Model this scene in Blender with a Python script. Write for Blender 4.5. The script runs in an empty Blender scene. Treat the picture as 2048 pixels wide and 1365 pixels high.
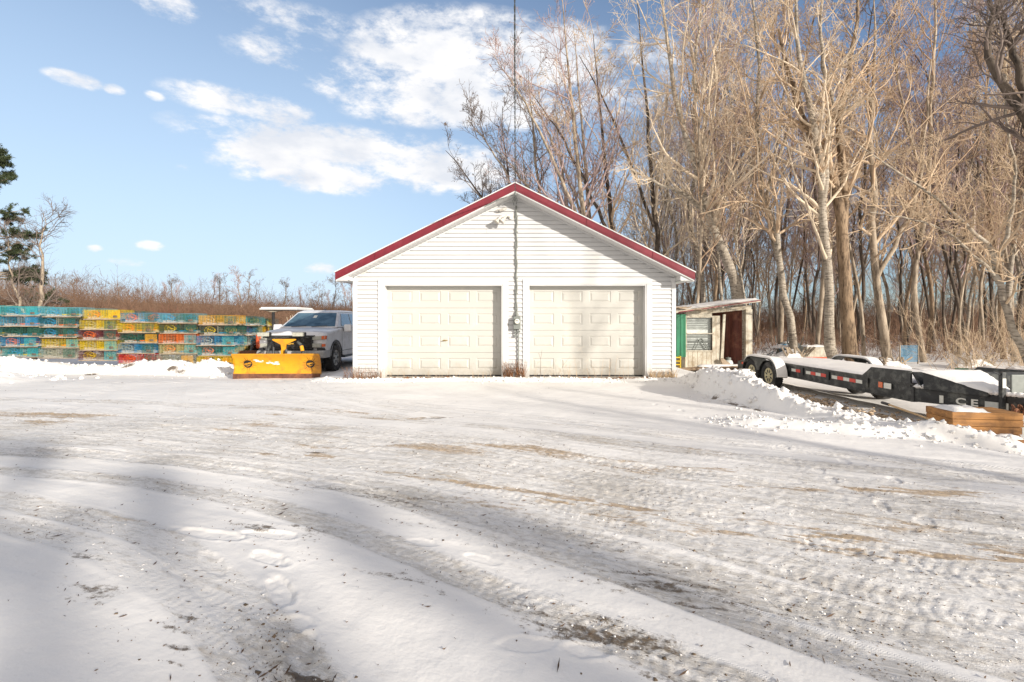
import bpy, math, random
import numpy as np
from mathutils import Vector, Matrix
random.seed(7)
RN = np.random.RandomState
sc = bpy.context.scene
COL = sc.collection
PI = math.pi
F, HOR, CAM = 967.0, 642.0, 1.35      # measurements of the place (focal in photo px, horizon row, eye height)

# ------------------------------------------------------------------ noise
def _hash(ix, iy, seed):
    h = (ix.astype(np.int64)*374761393 + iy.astype(np.int64)*668265263 + seed*974634777) & 0xffffffff
    h = ((h ^ (h >> 13))*1274126177) & 0xffffffff
    return ((h ^ (h >> 16)) & 0xffff)/65535.0
def vnoise(x, y, seed=0):
    ix = np.floor(x); iy = np.floor(y); fx = x-ix; fy = y-iy
    fx = fx*fx*(3-2*fx); fy = fy*fy*(3-2*fy)
    a = _hash(ix, iy, seed); b = _hash(ix+1, iy, seed); c = _hash(ix, iy+1, seed); d = _hash(ix+1, iy+1, seed)
    return (a*(1-fx)+b*fx)*(1-fy) + (c*(1-fx)+d*fx)*fy
def fbm(x, y, octv=4, seed=0, gain=.5):
    s = 0; a = 1; t = 0
    for i in range(octv):
        s = s + a*vnoise(x*2**i+i*17.3, y*2**i-i*9.1, seed+i); t += a; a *= gain
    return s/t
def sst(a, b, x):
    t = np.clip((x-a)/(b-a), 0, 1); return t*t*(3-2*t)

# ------------------------------------------------------------------ mesh helpers
def np_mesh(name, V, Fq, smooth=False):
    V = np.asarray(V, dtype=np.float32); Fq = np.asarray(Fq, dtype=np.int32)
    me = bpy.data.meshes.new(name)
    k = Fq.shape[1]
    me.vertices.add(len(V)); me.vertices.foreach_set('co', V.ravel())
    me.loops.add(Fq.size); me.loops.foreach_set('vertex_index', Fq.ravel())
    me.polygons.add(len(Fq))
    me.polygons.foreach_set('loop_start', np.arange(0, Fq.size, k, dtype=np.int32))
    me.polygons.foreach_set('loop_total', np.full(len(Fq), k, dtype=np.int32))
    if smooth: me.polygons.foreach_set('use_smooth', np.ones(len(Fq), dtype=bool))
    me.update(calc_edges=True); me.validate()
    return me

class MB:
    def __init__(s): s.v = []; s.f = []
    def add(s, vs, fs, M=None):
        o = len(s.v)
        for v in vs:
            v = Vector(v); s.v.append(tuple(M @ v if M is not None else v))
        s.f += [tuple(i+o for i in f) for f in fs]
        return s
    def box(s, x0, x1, y0, y1, z0, z1, M=None):
        vs = [(x0,y0,z0),(x1,y0,z0),(x1,y1,z0),(x0,y1,z0),(x0,y0,z1),(x1,y0,z1),(x1,y1,z1),(x0,y1,z1)]
        return s.add(vs, [(0,3,2,1),(4,5,6,7),(0,1,5,4),(1,2,6,5),(2,3,7,6),(3,0,4,7)], M)
    def hexa(s, b, t, M=None):   # bottom 4, top 4 (counter-clockwise from above)
        return s.add(list(b)+list(t), [(0,3,2,1),(4,5,6,7),(0,1,5,4),(1,2,6,5),(2,3,7,6),(3,0,4,7)], M)
    def prism(s, poly, a0, a1, axis='x', M=None):
        n = len(poly); vs = []
        for a in (a0, a1):
            for p, q in poly:
                vs.append({'x':(a,p,q),'y':(p,a,q),'z':(p,q,a)}[axis])
        fs = [tuple(range(n))[::-1], tuple(range(n,2*n))] + [(i,(i+1)%n,n+(i+1)%n,n+i) for i in range(n)]
        return s.add(vs, fs, M)
    def tube(s, pts, r, n=8, M=None, caps=True):
        pts = [Vector(p) for p in pts]; rs = r if isinstance(r,(list,tuple)) else [r]*len(pts)
        vs = []; d0 = (pts[-1]-pts[0]).normalized()
        ref = Vector((0,0,1)) if abs(d0.z) < .9 else Vector((1,0,0))
        for i, p in enumerate(pts):
            t = (pts[min(i+1,len(pts)-1)]-pts[max(i-1,0)]).normalized()
            a = t.cross(ref)
            if a.length < 1e-4: a = t.cross(Vector((0,1,0)))
            a.normalize(); b = t.cross(a)
            for k in range(n):
                th = 2*PI*k/n; vs.append(p + (a*math.cos(th)+b*math.sin(th))*rs[i])
        fs = [(i*n+k, i*n+(k+1)%n, (i+1)*n+(k+1)%n, (i+1)*n+k) for i in range(len(pts)-1) for k in range(n)]
        if caps: fs += [tuple(range(n))[::-1], tuple(range((len(pts)-1)*n, len(pts)*n))]
        return s.add(vs, fs, M)
    def lathe(s, prof, n=28, M=None, axis='x', closed=False):  # prof: (along, radius)
        vs = []
        for a, r in prof:
            for k in range(n):
                c, q = math.cos(2*PI*k/n)*r, math.sin(2*PI*k/n)*r
                vs.append({'x':(a,c,q),'y':(c,a,q),'z':(c,q,a)}[axis])
        m = len(prof)
        fs = [(i*n+k, i*n+(k+1)%n, ((i+1)%m)*n+(k+1)%n, ((i+1)%m)*n+k) for i in range(m if closed else m-1) for k in range(n)]
        if not closed: fs += [tuple(range(n))[::-1], tuple(range((m-1)*n, m*n))]
        return s.add(vs, fs, M)
    def mesh(s, name, smooth=False):
        me = bpy.data.meshes.new(name); me.from_pydata(s.v, [], s.f); me.update()
        if smooth:
            for p in me.polygons: p.use_smooth = True
        return me

def props(o, label=None, cat=None, group=None, kind=None):
    if label: o['label'] = label
    if cat: o['category'] = cat
    if group: o['group'] = group
    if kind: o['kind'] = kind
    return o
def thing(name, label, cat, loc=(0,0,0), rz=0, group=None):
    o = bpy.data.objects.new(name, None); COL.objects.link(o)
    o.location = loc; o.rotation_euler = (0,0,rz); o.empty_display_size = .2
    return props(o, label, cat, group)
def link(name, me, mat, parent=None, bevel=0, label=None, segs=2):
    o = bpy.data.objects.new(name, me); COL.objects.link(o)
    if mat and not me.materials: me.materials.append(mat)
    if parent: o.parent = parent
    if bevel:
        m = o.modifiers.new('bevel','BEVEL'); m.width = bevel; m.segments = segs; m.limit_method = 'ANGLE'; m.angle_limit = math.radians(35)
        m.harden_normals = False
    if label: o['label'] = label
    return o
def part(root, name, mb, mat, bevel=0, smooth=False, world=False, label=None, segs=2):
    me = mb.mesh(name, smooth)
    if world:
        p = root; M = Matrix.Identity(4)
        chain = []
        while p: chain.append(p); p = p.parent
        for p in reversed(chain): M = M @ Matrix.LocRotScale(p.location, p.rotation_euler, p.scale)
        me.transform(M.inverted())
    return link(name, me, mat, root, bevel, label, segs)
def copy_tree(o, parent=None):
    c = o.copy(); COL.objects.link(c); c.parent = parent
    for ch in list(o.children): copy_tree(ch, c)
    return c
def text_mesh(txt, size, M, extrude=.002, bold=0.0):
    cu = bpy.data.curves.new('t','FONT'); cu.body = txt; cu.size = size; cu.align_x = 'CENTER'; cu.align_y = 'CENTER'; cu.extrude = extrude; cu.offset = bold
    o = bpy.data.objects.new('t', cu); COL.objects.link(o)
    me = bpy.data.meshes.new_from_object(o); bpy.data.objects.remove(o); bpy.data.curves.remove(cu)
    me.transform(M); me.materials.clear(); return me

# ------------------------------------------------------------------ materials
def nmat(name):
    m = bpy.data.materials.new(name); m.use_nodes = True
    nt = m.node_tree; b = nt.nodes['Principled BSDF']
    return m, nt, b
def N(nt, t, **kw):
    n = nt.nodes.new(t)
    for k, v in kw.items():
        if k in n.inputs: n.inputs[k].default_value = v
        else: setattr(n, k, v)
    return n
def noise(nt, scale, detail=3, vec=None, rough=.55, sc3=None):
    n = N(nt, 'ShaderNodeTexNoise'); n.inputs['Scale'].default_value = scale; n.inputs['Detail'].default_value = detail; n.inputs['Roughness'].default_value = rough
    tc = N(nt, 'ShaderNodeTexCoord'); src = tc.outputs['Object']
    if sc3:
        mp = N(nt, 'ShaderNodeMapping'); mp.inputs['Scale'].default_value = sc3; nt.links.new(src, mp.inputs[0]); src = mp.outputs[0]
    nt.links.new(src, n.inputs['Vector']); return n
def ramp(nt, src, pts):
    r = N(nt, 'ShaderNodeValToRGB'); e = r.color_ramp.elements
    while len(e) < len(pts): e.new(.5)
    for i, (p, c) in enumerate(pts):
        e[i].position = p; e[i].color = (c[0],c[1],c[2],1) if not isinstance(c,(int,float)) else (c,c,c,1)
    nt.links.new(src, r.inputs[0]); return r
def mixc(nt, f, a, b):
    m = N(nt, 'ShaderNodeMix', data_type='RGBA')
    for sock, v in ((m.inputs[0], f), (m.inputs[6], a), (m.inputs[7], b)):
        if hasattr(v, 'links') or hasattr(v, 'is_linked'): nt.links.new(v, sock)
        elif isinstance(v, (int,float)): sock.default_value = v
        else: sock.default_value = (v[0],v[1],v[2],1)
    return m.outputs[2]
def bump(nt, b, h, strength=.3, dist=.01):
    n = N(nt, 'ShaderNodeBump'); n.inputs['Strength'].default_value = strength; n.inputs['Distance'].default_value = dist
    nt.links.new(h, n.inputs['Height']); nt.links.new(n.outputs[0], b.inputs['Normal']); return n
def mat(name, col, rough=.6, metal=0, var=.25, scale=6, dirt=None, dirt_amt=.35, bmp=.15, bdist=.004, sc3=None, coat=0, dscale=3):
    m, nt, b = nmat(name)
    n = noise(nt, scale, 4, sc3=sc3)
    lo = tuple(c*(1-var) for c in col); hi = tuple(min(1,c*(1+var*.6)) for c in col)
    r = ramp(nt, n.outputs[0], [(.3, lo), (.7, hi)])
    out = r.outputs[0]
    if dirt:
        n2 = noise(nt, dscale, 6, rough=.7); r2 = ramp(nt, n2.outputs[0], [(.62-dirt_amt*.35, 0), (.78-dirt_amt*.2, 1)])
        out = mixc(nt, r2.outputs[0], out, dirt)
    nt.links.new(out, b.inputs['Base Color'])
    b.inputs['Roughness'].default_value = rough; b.inputs['Metallic'].default_value = metal; b.inputs['Coat Weight'].default_value = coat
    if name in ('white vinyl siding','cream garage door','white trim'):
        tcz = N(nt, 'ShaderNodeTexCoord'); sz = N(nt, 'ShaderNodeSeparateXYZ'); nt.links.new(tcz.outputs['Object'], sz.inputs[0])
        nz_ = noise(nt, 7, 6, rough=.75); ad = N(nt, 'ShaderNodeMath', operation='MULTIPLY_ADD'); nt.links.new(sz.outputs[2], ad.inputs[0]); ad.inputs[1].default_value = -.95; nt.links.new(nz_.outputs[0], ad.inputs[2])
        rz_ = ramp(nt, ad.outputs[0], [(.20, 0), (.62, 1)]); ff = N(nt, 'ShaderNodeMath', operation='MULTIPLY'); nt.links.new(rz_.outputs[0], ff.inputs[0]); ff.inputs[1].default_value = .55
        nt.links.new(mixc(nt, ff.outputs[0], out, (.36,.30,.21)), b.inputs['Base Color'])
    if bmp: 
        n3 = noise(nt, scale*5, 4, sc3=sc3); bump(nt, b, n3.outputs[0], bmp, bdist)
    return m
M = {}
M['siding'] = mat('white vinyl siding', (.56,.56,.557), .5, var=.05, scale=1.2, dirt=(.62,.60,.55), dirt_amt=.12, bmp=.04)
M['trim'] = mat('white trim', (.62,.62,.61), .45, var=.05, scale=2, dirt=(.55,.54,.5), dirt_amt=.15, bmp=.05)
M['door'] = mat('cream garage door', (.50,.49,.45), .45, var=.04, scale=1.5, dirt=(.62,.58,.5), dirt_amt=.12, bmp=.05, bdist=.002)
M['jamb'] = mat('jamb boards', (.55,.54,.52), .6, var=.12, scale=3)
M['red'] = mat('red metal fascia', (.165,.008,.02), .6, var=.2, scale=5, dirt=(.20,.025,.04), dirt_amt=.3, bmp=.05)
M['galv'] = mat('grey meter metal', (.20,.215,.20), .55, .2, var=.15, scale=12)
M['cable'] = mat('grey cable', (.20,.21,.19), .6, var=.3, scale=20)
M['wirecable'] = mat('overhead cable', (.12,.13,.12), .6, var=.4, scale=20)
M['glassdial'] = mat('meter dial', (.75,.74,.66), .15, var=.05)
M['ink'] = mat('black marking', (.015,.015,.015), .5, var=.1)
M['brass'] = mat('brass handle', (.45,.32,.12), .3, .8)
M['snow'] = None
M['truckpaint'] = mat('dusty silver truck paint', (.74,.74,.75), .35, .15, var=.05, scale=2, dirt=(.50,.48,.45), dirt_amt=.35, bmp=.03, coat=.3)
M['truckwhite'] = mat('pale truck plastic', (.42,.42,.42), .5, var=.15, scale=6, dirt=(.30,.28,.25), dirt_amt=.5)
M['blackplastic'] = mat('black plastic', (.02,.02,.021), .45, var=.3, scale=8, dirt=(.10,.095,.085), dirt_amt=.35)
M['rubber'] = mat('tyre rubber', (.025,.025,.026), .85, var=.25, scale=12, dirt=(.17,.16,.15), dirt_amt=.4, bmp=.4)
M['rim'] = mat('wheel alloy', (.5,.5,.49), .35, .7, var=.2, scale=9, dirt=(.2,.18,.15), dirt_amt=.4)
M['rimgold'] = mat('pale gold trailer rim', (.62,.56,.36), .4, .3, var=.15, scale=12, dirt=(.25,.2,.12), dirt_amt=.3)
M['plow'] = mat('yellow plow paint', (.74,.34,.008), .42, var=.14, scale=2.5, dirt=(.42,.17,.02), dirt_amt=.42, bmp=.06, coat=.2)
M['rust'] = mat('rusty steel', (.16,.07,.045), .8, .2, var=.4, scale=9, dirt=(.30,.13,.06), dirt_amt=.35, bmp=.4)
M['amber'] = mat('amber lens', (.75,.16,.05), .2, var=.05)
M['lens'] = mat('clear lamp lens', (.42,.42,.36), .12, var=.2, scale=15)
M['gold'] = mat('gold badge', (.70,.42,.08), .25, .6)
M['blacksteel'] = mat('black painted steel', (.028,.03,.032), .42, .2, var=.4, scale=7, dirt=(.15,.155,.14), dirt_amt=.40, bmp=.15, dscale=5)
M['deckwood'] = mat('trailer deck wood', (.20,.15,.10), .8, var=.3, scale=6, sc3=(1,.1,1))
M['tapered'] = mat('red reflective tape', (.72,.05,.03), .3, var=.1, scale=30)
M['tapewhite'] = mat('white reflective tape', (.75,.75,.68), .3, var=.1, scale=30)
M['timber'] = mat('orange brown timber', (.42,.20,.06), .75, var=.35, scale=5, sc3=(.5,4,6), dirt=(.12,.055,.02), dirt_amt=.55, bmp=.6)
M['handle'] = mat('ash shovel handle', (.55,.38,.2), .5, var=.2, scale=10)
M['shedwhite'] = mat('weathered white board', (.52,.48,.39), .75, var=.25, scale=4, sc3=(6,6,.6), dirt=(.25,.19,.12), dirt_amt=.5, bmp=.3)
M['shedbrown'] = mat('red brown corrugated sheet', (.15,.045,.03), .7, var=.45, scale=5, sc3=(3,3,.5), dirt=(.28,.12,.07), dirt_amt=.35, bmp=.3)
M['shedgreen'] = mat('green metal sheet', (.012,.16,.075), .5, var=.3, scale=3, sc3=(4,4,.5))
M['greendark'] = mat('dark green steel', (.015,.17,.09), .5, var=.3, scale=4)
M['glass'] = None
M['bluenet'] = mat('blue mesh net', (.08,.28,.45), .7, var=.3, scale=20)
M['concrete'] = mat('grey brick', (.42,.38,.33), .9, var=.3, scale=20)
M['runner'] = mat('weathered oak runner', (.40,.31,.22), .85, var=.35, scale=9)
M['poly'] = mat('tank plastic', (.55,.58,.55), .5, var=.2)
M['orangewire'] = mat('orange plastic', (.62,.10,.03), .6)

def glass_mat(name, col=(.02,.035,.045), rough=.04):
    m, nt, b = nmat(name)
    n = noise(nt, 2.5, 4); r = ramp(nt, n.outputs[0], [(.35, col), (.7, tuple(c*2.6+.02 for c in col))]); nt.links.new(r.outputs[0], b.inputs['Base Color'])
    b.inputs['Roughness'].default_value = rough; b.inputs['Specular IOR Level'].default_value = .9; b.inputs['Coat Weight'].default_value = .6
    return m
M['glass'] = glass_mat('tinted glass with painted sky reflection', (.045,.08,.105))  # base colour lightened bluish to stand in for reflected sky

def snow_mat(name, ground=False):
    m, nt, b = nmat(name)
    b.inputs['Roughness'].default_value = .62; b.inputs['Specular IOR Level'].default_value = .3
    n1 = noise(nt, .9, 4); base = ramp(nt, n1.outputs[0], [(.3, (.80,.775,.74)), (.7, (.88,.855,.82))]).outputs[0]
    if ground:
        at = N(nt, 'ShaderNodeAttribute', attribute_name='mask'); sep = N(nt, 'ShaderNodeSeparateColor'); nt.links.new(at.outputs['Color'], sep.inputs[0])
        # packed, dirty tyre lanes; 'flow' holds distance along and across the driven sweep
        nA = noise(nt, 30, 5, rough=.75); nC = noise(nt, 2.2, 5, rough=.7)
        fl_ = N(nt, 'ShaderNodeAttribute', attribute_name='flow')
        def flown(sc_, detail, rough, scale):
            mp_ = N(nt, 'ShaderNodeMapping'); mp_.inputs['Scale'].default_value = sc_; nt.links.new(fl_.outputs['Vector'], mp_.inputs[0])
            q = N(nt, 'ShaderNodeTexNoise'); q.inputs['Scale'].default_value = scale; q.inputs['Detail'].default_value = detail; q.inputs['Roughness'].default_value = rough
            nt.links.new(mp_.outputs[0], q.inputs['Vector']); return q
        nS = flown((.18,1,1), 6, .75, 9)        # long streaks
        nM = flown((.45,1,1), 6, .8, 26)        # short scuffs
        nL = flown((.05,1,1), 3, .5, 1.5)       # lanes
        def thr(src, mask, lo, hi):
            a = N(nt, 'ShaderNodeMath', operation='ADD'); nt.links.new(src, a.inputs[0]); nt.links.new(mask, a.inputs[1])
            mr = N(nt, 'ShaderNodeMapRange', interpolation_type='SMOOTHSTEP'); mr.inputs[1].default_value = lo; mr.inputs[2].default_value = hi
            nt.links.new(a.outputs[0], mr.inputs[0]); return mr.outputs[0]
        def op(kind, a, k):
            q = N(nt, 'ShaderNodeMath', operation=kind); nt.links.new(a, q.inputs[0])
            if isinstance(k, float): q.inputs[1].default_value = k
            else: nt.links.new(k, q.inputs[1])
            return q.outputs[0]
        def mul(a, k): return op('MULTIPLY', a, k)
        R, G, B = sep.outputs[0], sep.outputs[1], sep.outputs[2]
        gr = thr(op('ADD', mul(nM.outputs[0], .6), mul(nS.outputs[0], .4)), mul(R, .20), .56, .74)
        base = mixc(nt, mul(gr, .60), base, (.42,.375,.31))
        lanes = ramp(nt, nL.outputs[0], [(.52, 0), (.66, 1)]).outputs[0]
        tan_ = mul(mul(thr(nS.outputs[0], mul(R, .10), .62, .76), lanes), R)
        base = mixc(nt, mul(tan_, .75), base, (.54,.39,.22))
        st = thr(op('ADD', mul(nM.outputs[0], .5), mul(nS.outputs[0], .5)), mul(G, .45), .64, .82)
        strawc = ramp(nt, nA.outputs[0], [(.35, (.20,.11,.045)), (.62, (.58,.40,.20))]).outputs[0]
        base = mixc(nt, mul(st, .72), base, strawc)
        dt = thr(op('ADD', mul(nM.outputs[0], .5), mul(nA.outputs[0], .5)), mul(B, .50), .66, .84)
        dirtc = ramp(nt, nA.outputs[0], [(.35, (.035,.025,.02)), (.65, (.17,.12,.07))]).outputs[0]
        base = mixc(nt, mul(dt, .92), base, dirtc)
        mixh = op('ADD', mul(nM.outputs[0], .9), mul(nS.outputs[0], .5))
        h = N(nt, 'ShaderNodeMath', operation='MULTIPLY_ADD'); nt.links.new(mixh, h.inputs[0])
        rr = N(nt, 'ShaderNodeMath', operation='MULTIPLY_ADD'); nt.links.new(R, rr.inputs[0]); rr.inputs[1].default_value = 1.5; rr.inputs[2].default_value = .16
        nt.links.new(rr.outputs[0], h.inputs[1]); nt.links.new(nC.outputs[0], h.inputs[2])
        bump(nt, b, h.outputs[0], .8, .016)
    else:
        nA = noise(nt, 14, 5, rough=.65); bump(nt, b, nA.outputs[0], .5, .02)
    nt.links.new(base, b.inputs['Base Color'])
    return m
M['snow'] = snow_mat('snow'); M['snowground'] = snow_mat('trodden snow', True)

def bark(name, light, dark, scale=5, birch=False):
    m, nt, b = nmat(name)
    n = noise(nt, scale, 6, rough=.7, sc3=(1,1,.22) if not birch else (.6,.6,2.2))
    r = ramp(nt, n.outputs[0], [(.36, dark), (.52, light), (.8, tuple(min(1,c*1.25) for c in light))])
    n2 = noise(nt, 1.1, 3); r2 = ramp(nt, n2.outputs[0], [(.35, (.62,.60,.58)), (.65, (1,1,1))])
    mm = N(nt, 'ShaderNodeMix', data_type='RGBA', blend_type='MULTIPLY'); mm.inputs[0].default_value = 1
    nt.links.new(r.outputs[0], mm.inputs[6]); nt.links.new(r2.outputs[0], mm.inputs[7]); nt.links.new(mm.outputs[2], b.inputs['Base Color'])
    b.inputs['Roughness'].default_value = .9
    n3 = noise(nt, scale*3, 5, sc3=(1,1,.25)); bump(nt, b, n3.outputs[0], .8, .03)
    return m
M['bark_grey'] = bark('grey brown bark', (.44,.36,.27), (.12,.09,.065), 6)
M['bark_brown'] = bark('brown ridged bark', (.33,.235,.15), (.085,.055,.035), 11)
M['bark_pale'] = bark('pale poplar bark', (.44,.385,.31), (.12,.095,.075), 9, True)
M['bark_dark'] = bark('dark bark', (.13,.10,.075), (.03,.024,.02), 6)
M['twig_tan'] = mat('tan twigs', (.58,.43,.29), .85, var=.35, scale=.8, bmp=0)
M['twig_pale'] = mat('pale twigs', (.66,.54,.40), .85, var=.3, scale=.8, bmp=0)
M['twig_purple'] = mat('mauve brown twigs', (.42,.31,.29), .85, var=.35, scale=.8, bmp=0)
M['twig_dark'] = mat('dark twigs', (.20,.155,.13), .85, var=.35, scale=.8, bmp=0)
M['twig_orange'] = mat('orange tan twigs', (.56,.42,.28), .85, var=.3, scale=.8, bmp=0)
M['brush'] = mat('brown brush', (.23,.135,.085), .9, var=.5, scale=.25, bmp=0)
M['brushred'] = mat('reddish brush', (.24,.10,.07), .9, var=.45, scale=.3, bmp=0)
M['brushtan'] = mat('tan brush', (.36,.28,.19), .9, var=.45, scale=.3, bmp=0)
M['needles'] = mat('evergreen needles', (.045,.06,.022), .8, var=.5, scale=2, bmp=0)
M['leafbrown'] = mat('dead leaves', (.26,.115,.045), .8, var=.6, scale=9, bmp=0)
M['darkbits'] = mat('bark bits', (.10,.06,.035), .9, var=.6, scale=9, bmp=0)
M['grit'] = mat('grit', (.17,.12,.075), .9, var=.6, scale=5, bmp=0)
M['twig_brown'] = mat('brown twigs', (.42,.29,.19), .85, var=.35, scale=.8, bmp=0)
M['hill'] = mat('wooded hill', (.15,.115,.085), .95, var=.4, scale=.06)

# ------------------------------------------------------------------ GROUND
def seg_dist(x, y, pts):
    """distance to a polyline, arc length there and signed side, interpolated third value"""
    best = np.full(x.shape, 1e9); along = np.zeros(x.shape); side = np.zeros(x.shape); val = np.zeros(x.shape); L = 0
    for i in range(len(pts)-1):
        a, b = pts[i], pts[i+1]
        dx, dy = b[0]-a[0], b[1]-a[1]; l = math.hypot(dx, dy)
        t = np.clip(((x-a[0])*dx+(y-a[1])*dy)/(l*l), 0, 1)
        ex = x-(a[0]+t*dx); ey = y-(a[1]+t*dy); d = np.hypot(ex, ey)
        m = d < best
        best = np.where(m, d, best); along = np.where(m, L+t*l, along); side = np.where(m, (dx*ey-dy*ex)/l, side)
        va = a[2] if len(a) > 2 else 1; vb = b[2] if len(b) > 2 else 1
        val = np.where(m, va+(vb-va)*t, val); L += l
    return best, along, side, val
def smooth_pts(pts, n=5):
    out = []
    P = [pts[0]]+list(pts)+[pts[-1]]
    for i in range(1, len(P)-2):
        for k in range(n):
            t = k/n
            out.append(tuple(.5*((2*P[i][j])+(-P[i-1][j]+P[i+1][j])*t+(2*P[i-1][j]-5*P[i][j]+4*P[i+1][j]-P[i+2][j])*t*t+(-P[i-1][j]+3*P[i][j]-3*P[i+1][j]+P[i+2][j])*t**3) for j in range(len(pts[0]))))
    out.append(tuple(pts[-1])); return out

# banks of ploughed snow: x, y, height
BANK_R = smooth_pts([(4.25,10.9,.10),(4.05,9.9,.32),(3.9,8.9,.44),(3.88,8.1,.44),(4.0,7.4,.30),(4.3,6.8,.15),(4.6,6.2,.08),(4.95,5.7,.11),(5.7,5.25,.10),(7.6,4.7,.10)], 3)
BERM = smooth_pts([(2.75,6.45,.02),(3.05,6.3,.10),(3.6,6.05,.08),(4.3,5.75,.10),(5.4,5.2,.08)], 3)
BANK_L = smooth_pts([(-22,14.2,.9),(-17.5,14.1,.75),(-15.2,14.3,.55),(-13.5,14.6,.28),(-12,14.7,.24),(-10.8,14.6,.42),(-9.6,14.5,.34),(-8.8,14.4,.40),(-8.3,14.2,.05)], 3)
MOUND_L = smooth_pts([(-16,10.4,.55),(-13.4,10.7,.42),(-11.9,11.2,.22),(-10.9,11.6,.02)], 3)
LIP = [(-4.4,11.1,.05),(-3.4,10.85,.07),(-1,10.9,.07),(.8,10.85,.09),(2.6,10.9,.05),(4.2,10.8,.10)]

def base_ground(x, y):
    g = -.36*sst(4.7, 6.0, x + .25*(y<7)*0)*sst(4.2, 6.0, y)
    g = g - .18*sst(7.2, 8.6, x)*sst(8, 10, y)*(1-sst(15, 19, y))
    g = g - .22*sst(-4.0, -5.6, x)*sst(10.5, 13.6, y)
    g = g + (fbm(x*.35, y*.35, 3, 5)-.5)*.10*sst(1, 6, np.abs(y)+np.abs(x)*.3)
    g = g - .012*np.clip(y-22, 0, 60) + 0*x
    hillL = sst(90, 340, y)*sst(40, -260, x)*9
    return g + hillL
TR = []   # tyre lanes: polyline, width, depth, tread period, dirt, seed
def lane(pts, w=.24, d=.016, per=.062, dirty=.6, straw=0., rough=1., pair=0):
    p = smooth_pts([q+(1,) for q in pts], 3)
    TR.append((p, w, d, per, dirty, straw, rough))
    if pair:
        off = []
        for i in range(len(pts)):
            a = pts[max(i-1,0)]; b = pts[min(i+1,len(pts)-1)]; dx, dy = b[0]-a[0], b[1]-a[1]; l = math.hypot(dx,dy)
            off.append((pts[i][0]-dy/l*pair, pts[i][1]+dx/l*pair))
        TR.append((smooth_pts([q+(1,) for q in off], 3), w, d, per, dirty, straw, rough))
# big sweep from lower right to far left
lane([(7,.4),(4.0,1.7),(2.3,2.7),(.8,3.9),(-.9,4.9),(-3.6,5.7),(-7.5,6.2),(-14,6.6)], .30, .012, .06, .5, .25, 1, pair=.55)
lane([(7,1.6),(4.6,2.7),(2.9,3.45),(1.2,4.4),(-.9,5.6),(-3.8,6.4),(-8,7.0),(-15,7.5)], .30, .012, .06, .5, .9, 1, pair=.42)
lane([(9,3.2),(6,3.75),(3.6,4.25),(1.6,5.1),(-.6,6.2),(-3.2,7.2),(-7,8.0),(-14,8.8)], .30, .012, .07, .4, .5, .9)
lane([(5,-.2),(2.8,1.4),(1.3,2.35),(.1,3.2),(-1.6,4.1),(-4,4.8),(-8,5.2)], .34, .016, .07, .8, .05, 1)
lane([(3.4,-.4),(1.6,1.2),(.3,2.15),(-.9,3.0),(-2.4,3.8),(-4.5,4.3),(-8,4.5)], .22, .017, .055, 1.0, 0, 1.0)
lane([(2.2,-1.0),(.2,.9),(-.7,1.75),(-1.35,2.35),(-2.4,3.1),(-4.2,3.75)], .24, .018, .055, .75, .1, .9)
lane([(1.0,-.4),(-.4,1.2),(-1.05,1.9),(-1.9,2.55),(-3.2,3.15),(-5,3.5)], .20, .016, .055, .5, .1, .7)
for q_, (ox, oy) in enumerate(((0,0),(.5,1.45),(1.2,.5),(-.6,2.2))):
    lane([(8.5+ox,1.2+oy*.4),(5.0+ox,3.0+oy*.5),(2.4+ox,4.4+oy*.6),(-.2+ox*.6,5.9+oy*.6),(-2.6+ox*.3,7.6+oy*.5),(-4.5+ox*.2,9.4+oy*.4),(-5.6,11.6)], .20, .013, .055, .3, .25, .6)
lane([(6.5,-.3),(3.6,1.6),(1.9,2.9),(.3,4.0),(-1.6,5.1),(-4.4,6.1)], .20, .016, .055, .7, .3, .9)
lane([(4.4,-.8),(2.2,1.25),(.9,2.3),(-.4,3.3),(-2.0,4.2),(-4.8,5.0)], .20, .018, .055, .9, .0, .9)
lane([(9,2.0),(6.2,2.7),(4.2,3.25),(2.4,3.9),(.2,4.9),(-2.6,5.9)], .20, .014, .055, .4, .6, .9)
# tracks up to the plow
lane([(-6.1,12.6),(-5.9,11),(-5.0,9.4),(-3.9,8.2),(-2.6,7.3)], .26, .022, .09, .1, .05, .45)
lane([(-5.0,12.8),(-4.5,11),(-3.9,9.6),(-2.9,8.4),(-1.5,7.2)], .26, .022, .09, .1, .05, .45)
lane([(-8.6,10.6),(-7.4,8.8),(-6.6,7.2),(-6.0,6.2)], .26, .020, .09, .05, 0, .4)
lane([(-7.4,10.8),(-6.1,8.8),(-5.1,7.2),(-4.3,6.1)], .26, .020, .09, .05, 0, .4)
lane([(-14,9.6),(-9,9.2),(-5,9.5),(-2,10.0)], .2, .012, .09, .1, 0, .5)
lane([(-14,11.2),(-9,10.6),(-6,10.6)], .2, .014, .09, .1, 0, .5, pair=.9)
STRAW = [(2.3,2.95,1.7,.10,.95,-.30),(.6,3.55,.8,.09,.9,-.42),(-.5,4.05,.7,.08,.8,-.45),(1.2,4.6,1.2,.07,.7,-.35),(-2.55,7.15,.55,.10,1.0,-.15),(-1.55,6.75,.45,.12,1.15,-.1),(-2.1,4.85,.35,.07,1.1,-.2),(-3.6,6.8,.6,.08,.6,0),(-4.6,7.7,.5,.06,.6,0),
         (-1.9,5.15,.5,.07,.7,-.1),(1.3,3.15,1.5,.16,.55,-.45),(2.6,2.75,1.2,.20,.75,-.25),(3.6,3.75,1.6,.10,.7,-.12),(.1,4.2,.8,.1,.5,-.4),
         (-.2,3.55,.5,.12,.5,-.2),(-6.8,6.5,.5,.06,.5,0),(5.2,3.65,1.4,.11,.7,-.1)]
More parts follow.
